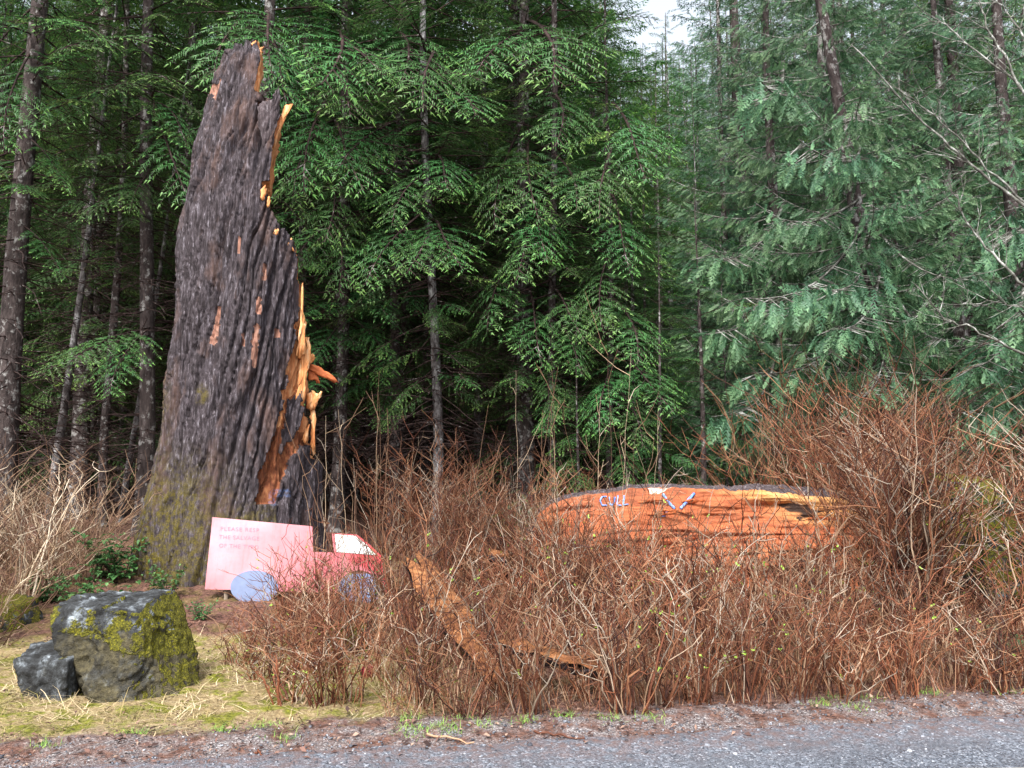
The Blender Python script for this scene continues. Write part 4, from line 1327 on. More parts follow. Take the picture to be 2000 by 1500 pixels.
def lettering(txt, px, py, hpx, width_px):
    cu = bpy.data.curves.new('lettering', 'FONT')
    cu.body = txt
    cu.size = 1.0
    cu.space_character = 1.15
    ob = bpy.data.objects.new('lettering_source', cu)
    COL.objects.link(ob)
    bpy.context.view_layer.update()
    me = bpy.data.meshes.new_from_object(ob.evaluated_get(bpy.context.evaluated_depsgraph_get()))
    bpy.data.objects.remove(ob)
    co = np.empty(len(me.vertices) * 3, np.float32)
    me.vertices.foreach_get('co', co)
    co = co.reshape(-1, 3)
    w, h = co[:, 0].max() - co[:, 0].min(), co[:, 1].max()
    u = (co[:, 0] - co[:, 0].min()) / w * width_px
    t = co[:, 1] / h * hpx
    P = np.array([on_plane(px + a + 0.05 * b, py - b + 0.045 * a, SG0, sg_n) for a, b in zip(u, t)]) + sg_n * 0.003 - SO
    me.vertices.foreach_set('co', P.astype(np.float32).ravel())
    me.materials.clear()
    me.materials.append(M['letter'])
    me.update()
    link('lettering', me, cargo)


lettering('PLEASE RESP', 431, 1036, 7.5, 75)
lettering('THE SALVAGE', 428, 1052, 7.5, 78)
lettering('OF THE TYPO', 428, 1069, 7.5, 77)

# small red oval tag hanging in the brush
n = N('red_tag'); M['tag'] = n.done((0.24, 0.02, 0.03), 0.5, 0.4)
tp = at(719, 1312, 6.4)
th = np.linspace(0, 2 * math.pi, 20, endpoint=False)
O1 = np.stack([0.052 * np.cos(th) * (1 + 0.1 * np.sin(th * 3)), np.full(20, -0.008), 0.062 * np.sin(th)], -1)
O2 = O1 + [0, 0.016, 0]
VV = np.vstack([O1, O2, [0, -0.014, 0], [0, 0.012, 0]])
i = np.arange(20); j = (i + 1) % 20
tg = link('red_tag', mesh('red_tag', VV, [np.vstack([np.stack([i, j, np.full(20, 40)], -1), np.stack([j + 20, i + 20, np.full(20, 41)], -1)]), np.stack([i, i + 20, j + 20, j], -1)], M['tag']), None, tuple(tp), 'small dark red oval disc on a thin stick in the brush', 'marker')
acc = Acc(); tube(acc, [(0, 0.01, -0.03), (0.0, 0.02, -0.45)], 0.008, 5)
link('stick', acc.mesh('stick', M['stem']), tg)

# ------------------------------------------------------------------ rocks
n = N('mossy_rock')
v = n.obj()
c = n.ramp(n.noise(v, 7, 8, .7), [(0.40, (0.012, 0.012, 0.012)), (0.53, (0.040, 0.043, 0.046)), (0.61, (0.13, 0.145, 0.16)), (0.72, (0.40, 0.46, 0.50))])
dk = n.noise(v, 3.2, 6, .65)
c = n.mix(n.fac(n.math('ADD', dk, n.attr('dark_amt')), 0.62, 0.82), c, n.ramp(n.noise(v, 30, 5), [(0.3, (0.022, 0.019, 0.012)), (0.7, (0.10, 0.085, 0.045))]))
ms = n.fac(n.math('ADD', n.attr('moss'), n.math('MULTIPLY', n.math('SUBTRACT', n.noise(v, 9, 7, .7), 0.5), 1.8)), 0.45, 0.58)
mc = n.ramp(n.noise(v, 70, 4), [(0.3, (0.030, 0.028, 0.005)), (0.52, (0.11, 0.105, 0.009)), (0.75, (0.32, 0.28, 0.016))])
c = n.mix(ms, c, mc)
M['rock'] = n.done(c, 0.85, 0.3, n.math('ADD', n.noise(v, 22, 8, .75), n.math('MULTIPLY', ms, n.noise(v, 90, 3))), 0.9, 0.03)


def planes_rock(name, base, planes, size, label, seed, moss_fn, dark_fn, res=90, parent=None):
    """a rock as the inside of a set of cut planes, roughened"""
    th = np.linspace(0, 2 * math.pi, res * 2, endpoint=False)
    ph = np.linspace(-0.5 * math.pi, 0.5 * math.pi, res)
    TH, PH = np.meshgrid(th, ph)
    D_ = np.stack([np.cos(PH) * np.cos(TH), np.cos(PH) * np.sin(TH), np.sin(PH)], -1)
    r = np.full(TH.shape, 9.0)
    for nx, ny, nz_, d in planes:
        nn_ = unit(np.array([nx, ny, nz_], float))
        dot = D_ @ nn_
        r = np.where(dot > 1e-3, np.minimum(r, d / np.maximum(dot, 1e-3)), r)
    P = D_ * r[..., None] * size
    rough = 0.06 * np.floor(3 * perlin(P[..., 0] * 2.6, P[..., 1] * 2.6, P[..., 2] * 2.6 + seed)) / 3 + 0.025 * perlin(P[..., 0] * 4, P[..., 1] * 4, P[..., 2] * 4 + seed) + 0.025 * np.abs(perlin(P[..., 0] * 9, P[..., 1] * 9, P[..., 2] * 14 + seed)) + 0.012 * perlin(P[..., 0] * 24, P[..., 1] * 24, P[..., 2] * 24)
    P = P + D_ * rough[..., None] * size
    nn_ = unit(np.cross(np.gradient(P, axis=1), np.gradient(P, axis=0)) * 1.0)
    nn_ *= np.sign((nn_ * D_).sum(-1))[..., None]
    ms_, dm = moss_fn(P, nn_), dark_fn(P, nn_)
    me = mesh(name, P.reshape(-1, 3), grid_faces(res, res * 2, True), M['rock'], {'moss': ms_.ravel(), 'dark_amt': dm.ravel()}, True)
    return link(name, me, parent, tuple(base), label, 'rock' if label else None)


rb = at(235, 1330, 6.15)
rb[2] = 0.31


def m_big(P, N_):
    x, z = P[..., 0], P[..., 2]
    band = sstep(0.02, 0.12, z + 0.25 * (x + 0.1)) * sstep(0.42, 0.30, z) * (N_[..., 2] < 0.75) * sstep(-0.45, -0.25, x)
    m = 0.52 * band + 0.42 * (N_[..., 0] > 0.55) * (N_[..., 2] > 0.2) + 0.85 * sstep(-0.36, -0.46, x) * sstep(0.05, 0.18, z) + 0.22 * sstep(0.0, -0.2, z)
    return np.clip(m - 0.7 * (N_[..., 2] > 0.85), 0, 0.9)


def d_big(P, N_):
    return np.clip(0.30 * sstep(0.26, 0.05, P[..., 2]) - 0.35 * sstep(0.7, 0.95, N_[..., 2]), -0.4, 1)  # darker low down, paler on upward faces


boulder = link('mossy_boulder', None, None, tuple(rb), 'grey angular boulder with yellow moss on the dry grass left of the sign', 'rock')
planes_rock('rock_body', (0.02, 0, -0.01), [(0, -0.10, 1, 0.35), (-0.08, -1, 0.20, 0.32), (0.877, -0.1, 0.48, 0.33), (0.6, -0.8, 0.25, 0.40), (-0.904, -0.1, -0.427, 0.37), (-0.7, -0.8, -0.5, 0.42), (0, 1, 0.1, 0.42), (0, 0, -1, 0.45), (-0.5, 0.8, 0, 0.5), (0.8, 0.6, 0.1, 0.5), (-0.25, -0.8, 0.75, 0.42), (0.45, -0.3, 0.85, 0.385)], 0.92, None, 3, m_big, d_big, 110, boulder)
planes_rock('rock_step', (-0.47, -0.06, -0.19), [(-0.05, -0.1, 1, 0.20), (-0.3, -1, 0.1, 0.25), (-1, -0.1, -0.12, 0.27), (1, 0, 0, 0.3), (0, 1, 0, 0.3), (0, 0, -1, 0.3), (-0.8, -0.7, -0.4, 0.26)], 0.84, None, 8,
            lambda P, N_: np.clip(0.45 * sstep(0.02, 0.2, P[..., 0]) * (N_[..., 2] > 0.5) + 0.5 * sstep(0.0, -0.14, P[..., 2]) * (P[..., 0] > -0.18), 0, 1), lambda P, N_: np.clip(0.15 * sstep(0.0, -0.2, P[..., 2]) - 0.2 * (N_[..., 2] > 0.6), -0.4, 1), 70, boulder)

for px, py, Y, sc_, lb in [(8, 1125, 8.2, 0.30, 'moss covered stone at the left edge behind the boulder'), (672, 1228, 7.6, 0.24, 'low stone under yellow moss below the truck sign'),
                           (815, 1290, 6.7, 0.17, 'small mossy stone beside the long orange slab'), (1890, 985, 9.4, 0.55, 'mossy hump of rotten wood in the right brush'), (1950, 1040, 8.6, 0.3, 'mossy stone beside the ferns at right')]:
    p = at(px, py, Y)
    p[2] = float(ground_z(p[0], Y)) + sc_ * 0.25 if Y < 8.5 or px < 100 else p[2]
    planes_rock('mossy_stone', p, [(0.1, -0.2, 1, 0.5), (-0.3, -1, 0.4, 0.6), (1, -0.2, 0.3, 0.8), (-1, 0, 0.2, 0.75), (0, 1, 0, 0.7), (0, 0, -1, 2.2), (0.6, -0.8, .3, .7)], sc_, lb, px % 17, lambda P, N_: 0.45 + 0.35 * np.clip(N_[..., 2], 0, 1), lambda P, N_: P[..., 0] * 0 + 0.05, 36)

# ------------------------------------------------------------------ bare shrubs


def shrub(seed, n_stem, hgt, spread, twig, arch=0.25, zig=0.03, rad=0.0055, straight=False, buds=0.0):
    rng = np.random.RandomState(seed)
    acc = Acc()
    bud = Acc()
    for i in range(n_stem):
        a = rng.uniform(0, 6.28)
        b0 = np.array([math.cos(a), math.sin(a), 0]) * rng.uniform(0, 0.16)
        L = hgt * rng.uniform(0.55, 1.05) if rng.rand() > 0.15 else hgt * rng.uniform(0.25, 0.6)
        tilt = abs(rng.normal(0, spread))
        a2 = a + rng.normal(0, 0.8)
        out = np.array([math.cos(a2), math.sin(a2), 0])
        k = 10
        s = np.linspace(0, 1, k)
        P = b0 + out * (L * (math.sin(tilt) * s + arch * rng.uniform(0, 1) * s ** 2))[:, None]
        P[:, 2] = L * s * math.cos(tilt) - 0.12 * L * arch * s ** 2 - 0.05
        if not straight:
            zg = rng.normal(0, zig, (k, 3)) * s[:, None] * np.array([1, 1, 0.4])
            P += zg
        tint = float(np.clip(rng.choice([rng.uniform(0.0, 0.3), rng.uniform(0.3, 0.6), rng.uniform(0.65, 1.0)], p=[0.46, 0.37, 0.17]), 0, 1))
        tube(acc, P, rad * rng.choice([0.7, 0.9, 1.1, 1.7], p=[.3, .35, .25, .10]) * (1 - 0.72 * s), 3, a=np.repeat(np.clip(tint + 0.12 * s, 0, 1), 3))
        nt = rng.poisson(twig)
        for _ in range(nt):
            j = rng.randint(3, k)
            a3 = rng.uniform(0, 6.28)
            l2 = L * rng.uniform(0.08, 0.34)
            d2 = unit(unit(P[j] - P[j - 1]) * rng.uniform(0.5, 1.1) + np.array([math.cos(a3), math.sin(a3), rng.uniform(-0.3, 0.5)]))
            q = np.linspace(0, 1, 4)
            P2 = P[j] + d2 * (l2 * q)[:, None] + np.cumsum(rng.normal(0, 0.012, (4, 3)), axis=0) * (q > 0)[:, None]
            P2[:, 2] += 0.12 * l2 * q ** 2
            t2 = np.clip(tint + rng.normal(0.08, 0.15), 0, 1)
            tube(acc, P2, rad * 0.55 * (1 - 0.6 * q), 3, a=t2)
            if rng.rand() < 0.5:
                d3 = unit(d2 + rng.normal(0, 0.6, 3))
                tube(acc, [P2[2], P2[2] + d3 * l2 * 0.25, P2[2] + d3 * l2 * 0.5 + [0, 0, 0.01]], [rad * .36, rad * .3, rad * .2], 3, a=t2)
            if buds and rng.rand() < buds:
                for e in range(3):
                    d3 = unit(rng.normal(0, 1, 3) + [0, 0, .6]) * rng.uniform(0.015, 0.03)
                    w_ = unit(np.cross(d3, rng.normal(0, 1, 3))) * 0.008
                    bud.add([P2[-1], P2[-1] + d3 * .5 + w_, P2[-1] + d3, P2[-1] + d3 * .5 - w_], Q=[(0, 1, 2, 3)])
    V, T, Q, A = acc.arrays()
    mi = np.zeros(len(Q), int)
    if bud.n:
        V2, _, Q2, A2 = bud.arrays()
        Q = np.vstack([Q, Q2 + len(V)]); mi = np.concatenate([mi, np.ones(len(Q2), int)])
        V = np.vstack([V, V2]); A = np.concatenate([A, A2])
    return V, Q, A, mi


def shrub_mesh(args, mat):
    V, Q, A, mi = shrub(*args[0], **args[1])
    return mesh('bare_shrub', V, Q, [mat, M['bud']], {'tint': A}, mat_idx=mi)


LOW = [shrub_mesh(((400 + i, 21, 1.05, 0.26, 3.6), dict(arch=0.26, rad=0.0074, zig=0.034, buds=0.02 if i % 3 else 0.10)), M['stem']) for i in range(7)]
TALL = [shrub_mesh(((420 + i, 22, 2.0, 0.26, 6.0), dict(arch=0.28, zig=0.045, rad=0.0085)), M['stem']) for i in range(4)]
PALE = [shrub_mesh(((440 + i, 22, 1.5, 0.34, 5.0), dict(arch=0.45, zig=0.03, rad=0.0075)), M['pale_stem']) for i in range(3)]
WAND = [shrub_mesh(((450 + i, 5, 2.1, 0.12, 2.2), dict(arch=0.12, zig=0.012, rad=0.0085)), M['pale_stem']) for i in range(3)]

rng = np.random.RandomState(77)


def put(me, x, y, h, label, group, rz=None, wide=None):
    o = link('bare_shrub', me, None, (x, y, float(ground_z(x, y))), label, 'shrub', group)
    o.rotation_euler = (rng.normal(0, .06), rng.normal(0, .06), rng.uniform(0, 6.28) if rz is None else rz)
    w = wide or h
    o.scale = (w * rng.uniform(0.85, 1.15), w * rng.uniform(0.85, 1.15), h)
    return o


nshr = 0
pts = []
for _ in range(6000):
    x, y = rng.uniform(-1.5, 6.2), rng.uniform(5.2, 8.9)
    if y < road_edge(x) + 0.43 + 0.12 * float(perlin(x * 2.1, 7.7)) or x > 0.66 * y + 0.4:
        continue
    left_lim = -0.55 - 0.16 * (y - 5.2) * 1.0
    if x < left_lim:
        continue
    dmin = 0.285 + 0.055 * (y - 5)
    ppx = CXP + FPX * x / y
    if y < 6.9 and (840 < ppx < 985 or 1010 < ppx < 1150) and rng.rand() < 0.78:
        continue
    if any((x - a) ** 2 + (y - b) ** 2 < dmin * dmin for a, b in pts):
        continue
    pts.append((x, y))
for x, y in pts:
    h = rng.uniform(0.65, 1.2) * (1.0 if y < 7 else 0.9) * (1 + 0.35 * float(perlin(x * 1.1, y * 1.1, 3.)))
    if x > 3.3 + 0.1 * (y - 5):
        h *= 0.8 if 0.52 < x / y < 0.63 else 1.25
    if x < -0.2:
        h *= 0.95
    put(LOW[rng.randint(len(LOW))], x, y, h, 'reddish brown leafless shrub in the thicket along the road in front of the log', 'shrubs of the roadside thicket', wide=1.0)
    nshr += 1
for x0, x1, y0, y1, num, h0, h1, lib, lb, gp in [
        (3.0, 7.6, 7.6, 11.5, 46, 0.95, 1.40, TALL, 'tall leafless shrub in the thicket at the right of the log', 'tall shrubs right of the log'),
        (-1.75, 0.35, 9.3, 12.0, 19, 0.55, 0.92, TALL, 'leafless shrub between the stump and the left end of the log', 'shrubs between the stump and the log'),
        (0.3, 5.0, 11.7, 13.2, 22, 0.5, 0.80, TALL, 'leafless shrub behind the log under the trees', 'shrubs behind the log'),
        (-8.0, -4.7, 7.2, 11.0, 31, 0.75, 1.15, PALE, 'pale tan leafless shrub at the left below the forest', 'pale shrubs at the left')]:
    for _ in range(num):
        x, y = rng.uniform(x0, x1), rng.uniform(y0, y1)
        if lib is TALL and x0 == 3.0 and x < 4.2 and 9.0 < y < 11.4:
            y = rng.uniform(7.6, 8.8)
        if lib is TALL and x0 == 3.0 and y < 10.6 and x < 0.475 * y:
            x = 0.475 * y + rng.uniform(0, 1.2)
        if lib is TALL and x0 == 3.0 and y < 9.3 and 0.53 < x / y < 0.62:
            y = rng.uniform(9.8, 11.5)
        put(lib[rng.randint(len(lib))], x, y, rng.uniform(h0, h1), lb, gp)
        nshr += 1
for _ in range(8):
    put(LOW[rng.randint(7)], rng.uniform(0.0, 0.75), rng.uniform(8.6, 9.3), rng.uniform(1.15, 1.5), 'leafless shrub hiding the left end of the log', 'shrubs at the left end of the log', wide=1.0)
    nshr += 1
for _ in range(8):
    y = rng.uniform(11.0, 11.9)
    x = rng.uniform(0.31, 0.50) * y
    put(TALL[rng.randint(4)], x, y, rng.uniform(1.25, 1.65), 'very tall leafless shrub rising behind the right half of the log', 'tall shrubs behind the log', wide=1.1)
    nshr += 1
for _ in range(34):
    y = rng.uniform(7.9, 9.15)
    x = rng.uniform(0.0, 0.52 * y)
    put(LOW[rng.randint(7)], x, y, rng.uniform(0.85, 1.15) if rng.rand() < 0.75 else rng.uniform(1.2, 1.5), 'leafless shrub standing close against the bare face of the log', 'shrubs against the log', wide=1.0)
    nshr += 1
for px, py, Y, k in [(745, 690, 9.6, 0), (640, 830, 9.6, 1), (1010, 720, 9.9, 2), (1080, 700, 9.8, 0), (1200, 700, 9.5, 1), (1265, 800, 9.6, 2), (1150, 790, 10.8, 1), (690, 800, 9.3, 2), (905, 770, 10.2, 0)]:
    p = at(px, py, Y)
    g0 = float(ground_z(p[0], Y))
    put(WAND[k], p[0], Y, (p[2] - g0) / 2.0, 'thin upright grey wands standing above the thicket against the dark trees', 'tall thin wands', wide=0.9)
    nshr += 1
for px, Y, h in [(600, 8.35, 1.1), (640, 8.2, 1.2), (565, 8.4, .95), (700, 8.0, 1.0), (660, 7.6, .8), (770, 7.8, 1.2), (620, 7.4, .8), (700, 7.3, .7), (585, 7.7, .8), (775, 8.4, 1.3), (540, 7.0, .7), (600, 6.6, .8), (560, 6.2, .6), (640, 6.3, .8), (500, 7.6, .55), (720, 7.7, 1.0), (690, 8.35, 1.1), (735, 8.3, 1.15), (520, 6.4, .5), (585, 5.8, .5), (640, 5.7, .7), (690, 5.8, .8), (660, 6.9, .9), (730, 6.4, 1.0), (610, 7.1, .75), (480, 6.9, .4)]:
    p = gpoint(px, Y)
    put(LOW[rng.randint(7)], p[0], Y, h * rng.uniform(0.85, 1.05), 'leafless shrub growing in front of the truck sign', 'shrubs in front of the truck sign', wide=0.9)
    nshr += 1

# ------------------------------------------------------------------ leafy evergreen shrubs and ferns


def salal(seed, n_stem=16, h=0.55):
    rng = np.random.RandomState(seed)
    acc, lf = Acc(), Acc()
    for _ in range(n_stem):
        a = rng.uniform(0, 6.28)
        L = h * rng.uniform(0.5, 1.1)
        k = 6
        s = np.linspace(0, 1, k)
        P = np.array([math.cos(a), math.sin(a), 0]) * (0.06 + L * rng.uniform(0.2, 0.7) * s ** 1.3)[:, None]
        P[:, 2] = L * s * 0.85 - 0.02
        tube(acc, P, 0.004 * (1 - .6 * s), 3)
        for j in range(1, k):
            for _ in range(2):
                d = unit(rng.normal(0, 1, 3) * [1, 1, .35] + [0, 0, 0.15])
                l = rng.uniform(0.05, 0.09)
                w = unit(np.cross(d, [0, 0, 1])) * l * 0.30
                up = np.array([0, 0, 0.012])
                b = P[j]
                t = rng.uniform(0.2, 1.0)
                lf.add([b, b + d * l * .35 + w + up, b + d * l * .75 + w * .75 + up * .6, b + d * l - up, b + d * l * .75 - w * .75 + up * .6, b + d * l * .35 - w + up, b + d * l * .5],
                       T=[(0, 1, 6), (1, 2, 6), (2, 3, 6), (3, 4, 6), (4, 5, 6), (5, 0, 6)], a=t)
    V, T, _, A = lf.arrays()
    V2, _, Q2, A2 = acc.arrays()
    mi = np.concatenate([np.zeros(len(T)), np.ones(len(Q2))]).astype(int)
    return mesh('leafy_shrub', np.vstack([V, V2]), [T, Q2 + len(V)], [M['leaf'], M['stem']], {'tint': np.concatenate([A, A2])}, mat_idx=mi)


SAL = [salal(500 + i, 18 + 5 * i) for i in range(3)]
for i, (px, Y, s, lb) in enumerate([(250, 9.6, 1.25, 'bright green leafy shrub at the left foot of the stump'), (338, 9.0, 0.75, 'small glossy green shrub right of the boulder in front of the stump'), (404, 8.3, 0.42, 'tiny green plant under the left corner of the sign'),
                                    (165, 8.6, 1.0, 'green leafy shrub among tan stems behind the boulder'), (225, 8.2, 0.8, 'green bramble just behind the boulder top'), (110, 8.9, 0.7, 'green bramble left behind the boulder'), (285, 8.0, 0.6, 'low green bramble at the right shoulder of the boulder'),
                                    (215, 9.8, 1.0, 'taller green shrub left of the mossy stump foot')]):
    p = gpoint(px, Y)
    o = link('leafy_shrub', SAL[i % 3], None, tuple(p), lb, 'shrub')
    o.scale = (s, s, s); o.rotation_euler = (0, 0, i * 1.3)


def fern(seed):
    rng = np.random.RandomState(seed)
    lf, acc = Acc(), Acc()
    for f in range(11):
        a = f * 0.571 + rng.normal(0, .2)
        L = rng.uniform(0.5, 0.8)
        k = 22
        s = np.linspace(0, 1, k)
        d = np.array([math.cos(a), math.sin(a), 0])
        P = d * (L * 0.8 * s)[:, None]
        P[:, 2] = L * (1.15 * s - 0.95 * s * s)
        tube(acc, P[::3], 0.003, 3)
        sd = np.cross(d, [0, 0, 1.0])
        for j in range(2, k):
            w = 0.10 * math.sin(math.pi * min(1, 0.15 + s[j] * 0.85)) + 0.01
            for g in (-1, 1):
                t = unit(sd * g + d * 0.35 + [0, 0, -0.15])
                lf.add([P[j] - d * .009, P[j] + d * .012, P[j] + t * w], T=[(0, 1, 2)], a=rng.uniform(0.2, 0.9))
    V, T, _, A = lf.arrays()
    V2, _, Q2, A2 = acc.arrays()
    mi = np.concatenate([np.zeros(len(T)), np.ones(len(Q2))]).astype(int)
    return mesh('sword_fern', np.vstack([V, V2]), [T, Q2 + len(V)], [M['fern'], M['stem']], {'tint': np.concatenate([A, A2])}, mat_idx=mi)


FERN = [fern(600), fern(601)]
for i, (px, py, Y, s, lb) in enumerate([(1950, 1010, 8.8, 1.0, 'green sword fern high in the right brush'), (1985, 1290, 6.9, 0.9, 'sword fern low at the right edge near the road'), (1860, 1000, 9.3, 0.7, 'small fern left of the mossy hump in the right brush'), (2000, 1075, 8.4, 0.8, 'fern at the far right edge below the mossy stone')]):
    p = at(px, py, Y)
    o = link('sword_fern', FERN[i % 2], None, tuple(p), lb, 'fern')
    o.scale = (s, s, s); o.rotation_euler = (0, 0, i * 0.9)

# ------------------------------------------------------------------ bare alder reaching in from the right
al = link('bare_alder', None, None, tuple(gpoint(2320, 8.6)), 'bare alder whose lichen covered limbs reach in at the upper right', 'tree')
AO = np.array(al.location)
bpy.context.view_layer.update()
link('trunk', trunk_mesh(0.14, 11, 90, M['alder']), al)
for i, (pl, Y, r0) in enumerate([([(2300, 640), (2000, 402), (1880, 310), (1790, 225), (1660, 85)], 8.2, 0.022), ([(2300, 560), (2000, 395), (1920, 320), (1860, 255), (1800, 205), (1740, 170)], 8.8, 0.017),
                                 ([(2300, 420), (2000, 180), (1930, 60), (1900, -20)], 8.0, 0.02), ([(2300, 760), (2000, 560), (1930, 490), (1880, 420), (1850, 350)], 8.4, 0.02), ([(2300, 300), (2000, 70), (1960, 20), (1930, -40)], 8.9, 0.016),
                                 ([(2300, 860), (2000, 690), (1920, 650), (1850, 625), (1790, 560)], 8.6, 0.020), ([(2300, 500), (2000, 170), (1920, 110), (1860, 60), (1800, 30)], 8.5, 0.016), ([(2300, 800), (2000, 600), (1930, 590), (1840, 595)], 9.2, 0.013)]):
    P = np.array([at(px, py, Y + 0.15 * k) for k, (px, py) in enumerate(pl)])
    s = np.linspace(0, len(P) - 1, 22)
    P = np.stack([np.interp(s, np.arange(len(pl)), P[:, q]) for q in range(3)], -1)
    P[0] = AO + [0, 0, max(1.5, P[0][2] - 0.8)]
    rg_ = np.random.RandomState(700 + i)
    P[1:] += rg_.normal(0, 0.012, (21, 3))
    acc = Acc()
    ss = np.linspace(0, 1, 22)
    tube(acc, P - AO, r0 * (1 - .75 * ss), 5)
    for _ in range(17):
        j = rg_.randint(7, 21)
        d = unit(unit(P[j] - P[j - 1]) + rg_.normal(0, 0.65, 3))
        l = rg_.uniform(0.15, 0.6)
        q = np.linspace(0, 1, 5)
        P2 = P[j] - AO + d * (l * q)[:, None] + np.cumsum(rg_.normal(0, 0.015, (5, 3)), axis=0) * q[:, None]
        tube(acc, P2, 0.006 * (1 - .65 * q), 3)
        d3 = unit(d + rg_.normal(0, 0.6, 3))
        tube(acc, [P2[2], P2[2] + d3 * l * .25, P2[2] + d3 * l * .45], [0.0035, 0.003, 0.002], 3)
    link('limb', acc.mesh('limb', M['alder']), al)

# ------------------------------------------------------------------ dry grass, litter, gravel


def blades(seed, xs, ys, hts, lay, wd, curl=0.5):
    rng = np.random.RandomState(seed)
    n_ = len(xs)
    zs = ground_z(xs, ys) - 0.01
    a = rng.uniform(0, 6.28, n_)
    d = np.stack([np.cos(a), np.sin(a), np.zeros(n_)], -1)
    side = np.stack([-np.sin(a), np.cos(a), np.zeros(n_)], -1)
    b = np.stack([xs, ys, zs], -1)
    lv = []
    for s in (0, 0.4, 0.75, 1.0):
        hor = hts * (lay * s + curl * 0.3 * s * s)
        ver = hts * np.sqrt(np.clip(1 - lay ** 2, 0.02, 1)) * (s - 0.55 * lay * s * s)
        p = b + d * hor[:, None] + side * (rng.normal(0, 0.12, n_) * hts * s)[:, None]
        p[:, 2] += ver
        lv.append((p, wd * (1 - 0.85 * s)))
    V = np.stack([np.stack([p - side * w[:, None], p + side * w[:, None]], 1) for p, w in lv], 1).reshape(-1, 3)
    i = (np.arange(n_) * 8)[:, None]
    Q = np.concatenate([np.concatenate([i + 2 * k, i + 2 * k + 1, i + 2 * k + 3, i + 2 * k + 2], 1) for k in range(3)])
    return V, Q


rng = np.random.RandomState(900)
n_ = 36000
xs, ys = rng.uniform(-5.6, 0.4, n_), rng.uniform(4.6, 8.6, n_)
den = sstep(0.32, 0.8, ys - road_edge(xs)) * (1 - sstep(7.0, 8.0, ys)) * (1 - sstep(-0.9, 0.0, xs - 0.15 * (6 - ys))) * (0.10 + 0.90 * sstep(-0.35, 0.2, perlin(xs * 1.9, ys * 1.9, 3.)))
k = rng.rand(n_) < den
xs, ys = xs[k], ys[k]
V, Q = blades(1, xs, ys, np.where(rng.rand(len(xs)) < 0.10, rng.uniform(0.22, 0.42, len(xs)), rng.uniform(0.04, 0.16, len(xs))), np.clip(rng.normal(0.91, 0.10, len(xs)), 0.3, 0.985), rng.uniform(0.002, 0.0042, len(xs)))
tint = np.repeat(np.clip(rng.normal(0.60, 0.25, len(xs)) - 0.50 * (perlin(xs * 2.2, ys * 2.2, 8.) > 0.08), 0, 1), 8)
link('dry_grass', mesh('dry_grass', V, Q, M['grass'], {'tint': tint}), label='straw coloured matted dry grass on the left verge', cat='grass', kind='stuff')
# dead stalks and grass within the thicket
n_ = 16000
xs, ys = rng.uniform(-1.6, 6.2, n_), rng.uniform(5.2, 8.8, n_)
k = (ys > road_edge(xs) + 0.42) & (xs > -0.8 - 0.2 * (ys - 5.2))
xs, ys = xs[k], ys[k]
V, Q = blades(2, xs, ys, rng.uniform(0.15, 0.60, len(xs)), np.clip(rng.normal(0.55, 0.3, len(xs)), 0.05, 0.97), rng.uniform(0.0018, 0.0035, len(xs)))
link('dead_stalks', mesh('dead_stalks', V, Q, M['stem'], {'tint': np.repeat(np.clip(rng.normal(0.55, 0.25, len(xs)), 0, 1), 8)}), label='tangle of dead stalks at the foot of the thicket', cat='stalks', kind='stuff')
# sparse green tufts along the gravel edge
cx = np.concatenate([rng.uniform(-4.5, 4.2, 26)])
cy = road_edge(cx) + rng.uniform(0.15, 0.5, 26)
xs = np.concatenate([rng.normal(a, 0.05, 70) for a in cx]); ys = np.concatenate([rng.normal(b, 0.04, 70) for b in cy])
V, Q = blades(3, xs, ys, rng.uniform(0.03, 0.08, len(xs)), np.clip(rng.normal(0.6, 0.2, len(xs)), 0.2, 0.95), rng.uniform(0.0018, 0.003, len(xs)))
link('green_grass', mesh('green_grass', V, Q, M['green_grass'], {'tint': np.repeat(rng.rand(len(xs)), 8)}), label='sparse green tufts along the gravel edge', cat='grass', kind='stuff')

# fallen leaves and bark crumbs
n = N('leaf_litter')
c = n.ramp(n.attr('tint'), [(0.0, (0.030, 0.016, 0.014)), (0.4, (0.085, 0.045, 0.037)), (0.8, (0.18, 0.095, 0.072)), (1.0, (0.34, 0.24, 0.18))])
M['litter'] = n.done(c, 0.7, 0.3)
n_ = 34000
xs, ys = rng.uniform(-7, 6.5, n_), 4.4 + 7.5 * rng.rand(n_) ** 1.6
off = ys - road_edge(xs)
k = rng.rand(n_) < sstep(-0.25, 0.15, off) * np.where((xs < -0.9) & (off > 0.6) & (ys < 7.3), 0.12, 1.0)
xs, ys = xs[k], ys[k]
m_ = len(xs)
a, tl = rng.uniform(0, 6.28, m_), rng.normal(0, 0.35, m_)
d = np.stack([np.cos(a), np.sin(a), tl], -1); sd = np.stack([-np.sin(a), np.cos(a), rng.normal(0, .35, m_)], -1)
L = (0.006 + 0.020 * rng.rand(m_) ** 2.5)[:, None]; W = L * rng.uniform(0.25, 0.6, (m_, 1))
b = np.stack([xs, ys, ground_z(xs, ys) + 0.012 + 0.012 * rng.rand(m_)], -1)
V = np.stack([b - d * L, b + sd * W + [0, 0, .006], b + d * L, b - sd * W + [0, 0, .004]], 1).reshape(-1, 3)
link('leaf_litter', mesh('leaf_litter', V, np.arange(m_ * 4).reshape(-1, 4), M['litter'], {'tint': np.repeat(rng.rand(m_), 4)}), label='brown fallen leaves and bark crumbs on the soil', cat='litter', kind='stuff')

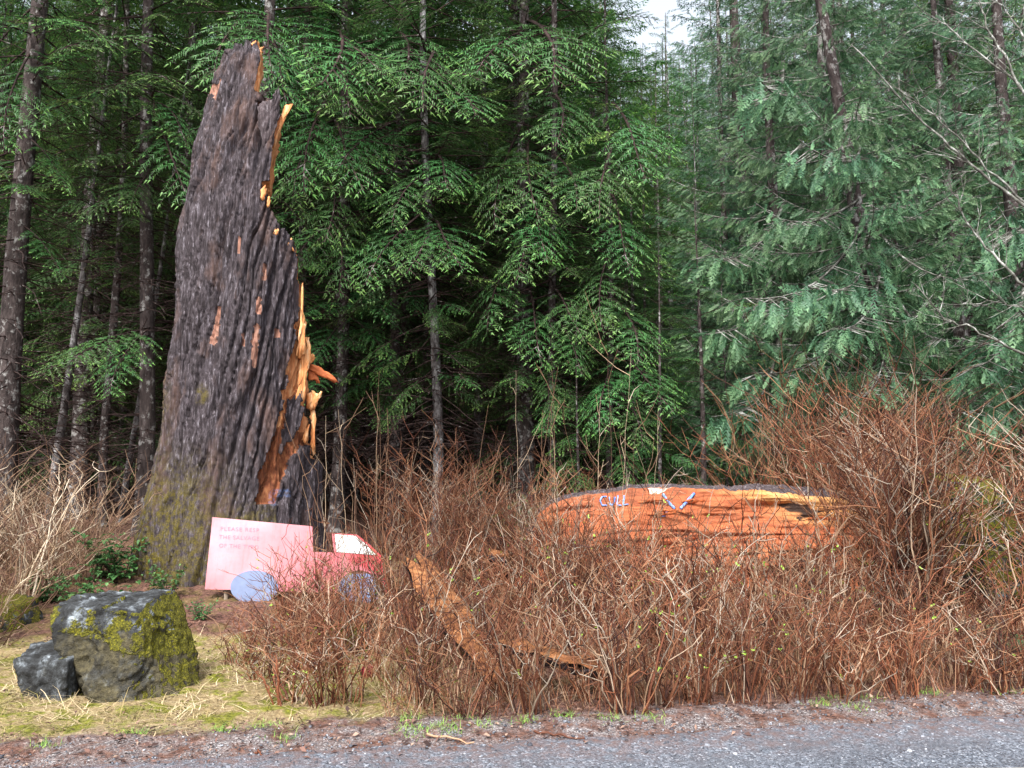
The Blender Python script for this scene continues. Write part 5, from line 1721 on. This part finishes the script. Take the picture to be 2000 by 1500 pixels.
n = N('gravel_stone')
c = n.ramp(n.attr('tint'), [(0.0, (0.035, 0.038, 0.05)), (0.5, (0.12, 0.13, 0.155)), (0.85, (0.24, 0.25, 0.285)), (1.0, (0.52, 0.53, 0.56))])
M['gravel'] = n.done(c, 0.7, 0.4, n.noise(n.obj(), 120, 3), 0.4, 0.004)
n_ = 15000
xs, ys = rng.uniform(-4.2, 4.8, n_), rng.uniform(3.3, 6.0, n_)
off = ys - road_edge(xs)
k = rng.rand(n_) < (1 - sstep(-0.1, 0.6, off))
xs, ys = xs[k], ys[k]
m_ = len(xs)
cube = np.array([(-1, -1, -1), (1, -1, -1), (1, 1, -1), (-1, 1, -1), (-1, -1, 1), (1, -1, 1), (1, 1, 1), (-1, 1, 1)], float) * 0.6
cf = np.array([(4, 5, 6, 7), (0, 1, 5, 4), (1, 2, 6, 5), (2, 3, 7, 6), (3, 0, 4, 7)])
sz = 0.0025 + 0.007 * rng.rand(m_) ** 2 + np.where(rng.rand(m_) < 0.03, rng.uniform(0.004, 0.016, m_), 0)
jit = cube[None] + rng.normal(0, 0.25, (m_, 8, 3))
a = rng.uniform(0, 6.28, m_)
ca, sa = np.cos(a)[:, None], np.sin(a)[:, None]
jit = np.stack([jit[..., 0] * ca - jit[..., 1] * sa, jit[..., 0] * sa + jit[..., 1] * ca, jit[..., 2] * 0.65], -1)
V = jit * sz[:, None, None] + np.stack([xs, ys, np.where(ys < road_edge(xs), 0.014, ground_z(xs, ys) + .006)], -1)[:, None, :]
Q = (np.arange(m_) * 8)[:, None, None] + cf[None]
link('gravel', mesh('gravel', V.reshape(-1, 3), Q.reshape(-1, 4), M['gravel'], {'tint': np.repeat(rng.beta(2, 2.2, m_), 8)}), label='loose grey gravel stones along the road edge', cat='gravel', kind='stuff')

# a few fallen sticks on the verge
for i, (a, b, lb) in enumerate([((830, 1422, 5.0), (925, 1438, 4.9), 'thin pale stick lying at the edge of the gravel'), ((1040, 1405, 5.1), (1140, 1428, 4.95), 'thin dark stick on the soil below the thicket'), ((500, 1468, 4.75), (512, 1478, 4.7), 'stub of broken stick on the brown verge')]):
    p, q = at(*a), at(*b)
    p[2], q[2] = float(ground_z(p[0], p[1])) + .02, float(ground_z(q[0], q[1])) + .02
    t = np.linspace(0, 1, 8)[:, None]
    P = p * (1 - t) + q * t + np.random.RandomState(i).normal(0, 0.006, (8, 3))
    acc = Acc(); tube(acc, P - p, np.linspace(0.008, 0.004, 8), 5, a=0.3 + .5 * (i == 0), cap=True)
    link('fallen_stick', acc.mesh('fallen_stick', M['stem']), None, tuple(p), lb, 'stick')

print('trees', cnt, 'shrubs', nshr, 'tris', sum(sum(len(p.vertices) - 2 for p in m.polygons) if len(m.polygons) < 500 else len(m.polygons) for m in bpy.data.meshes))
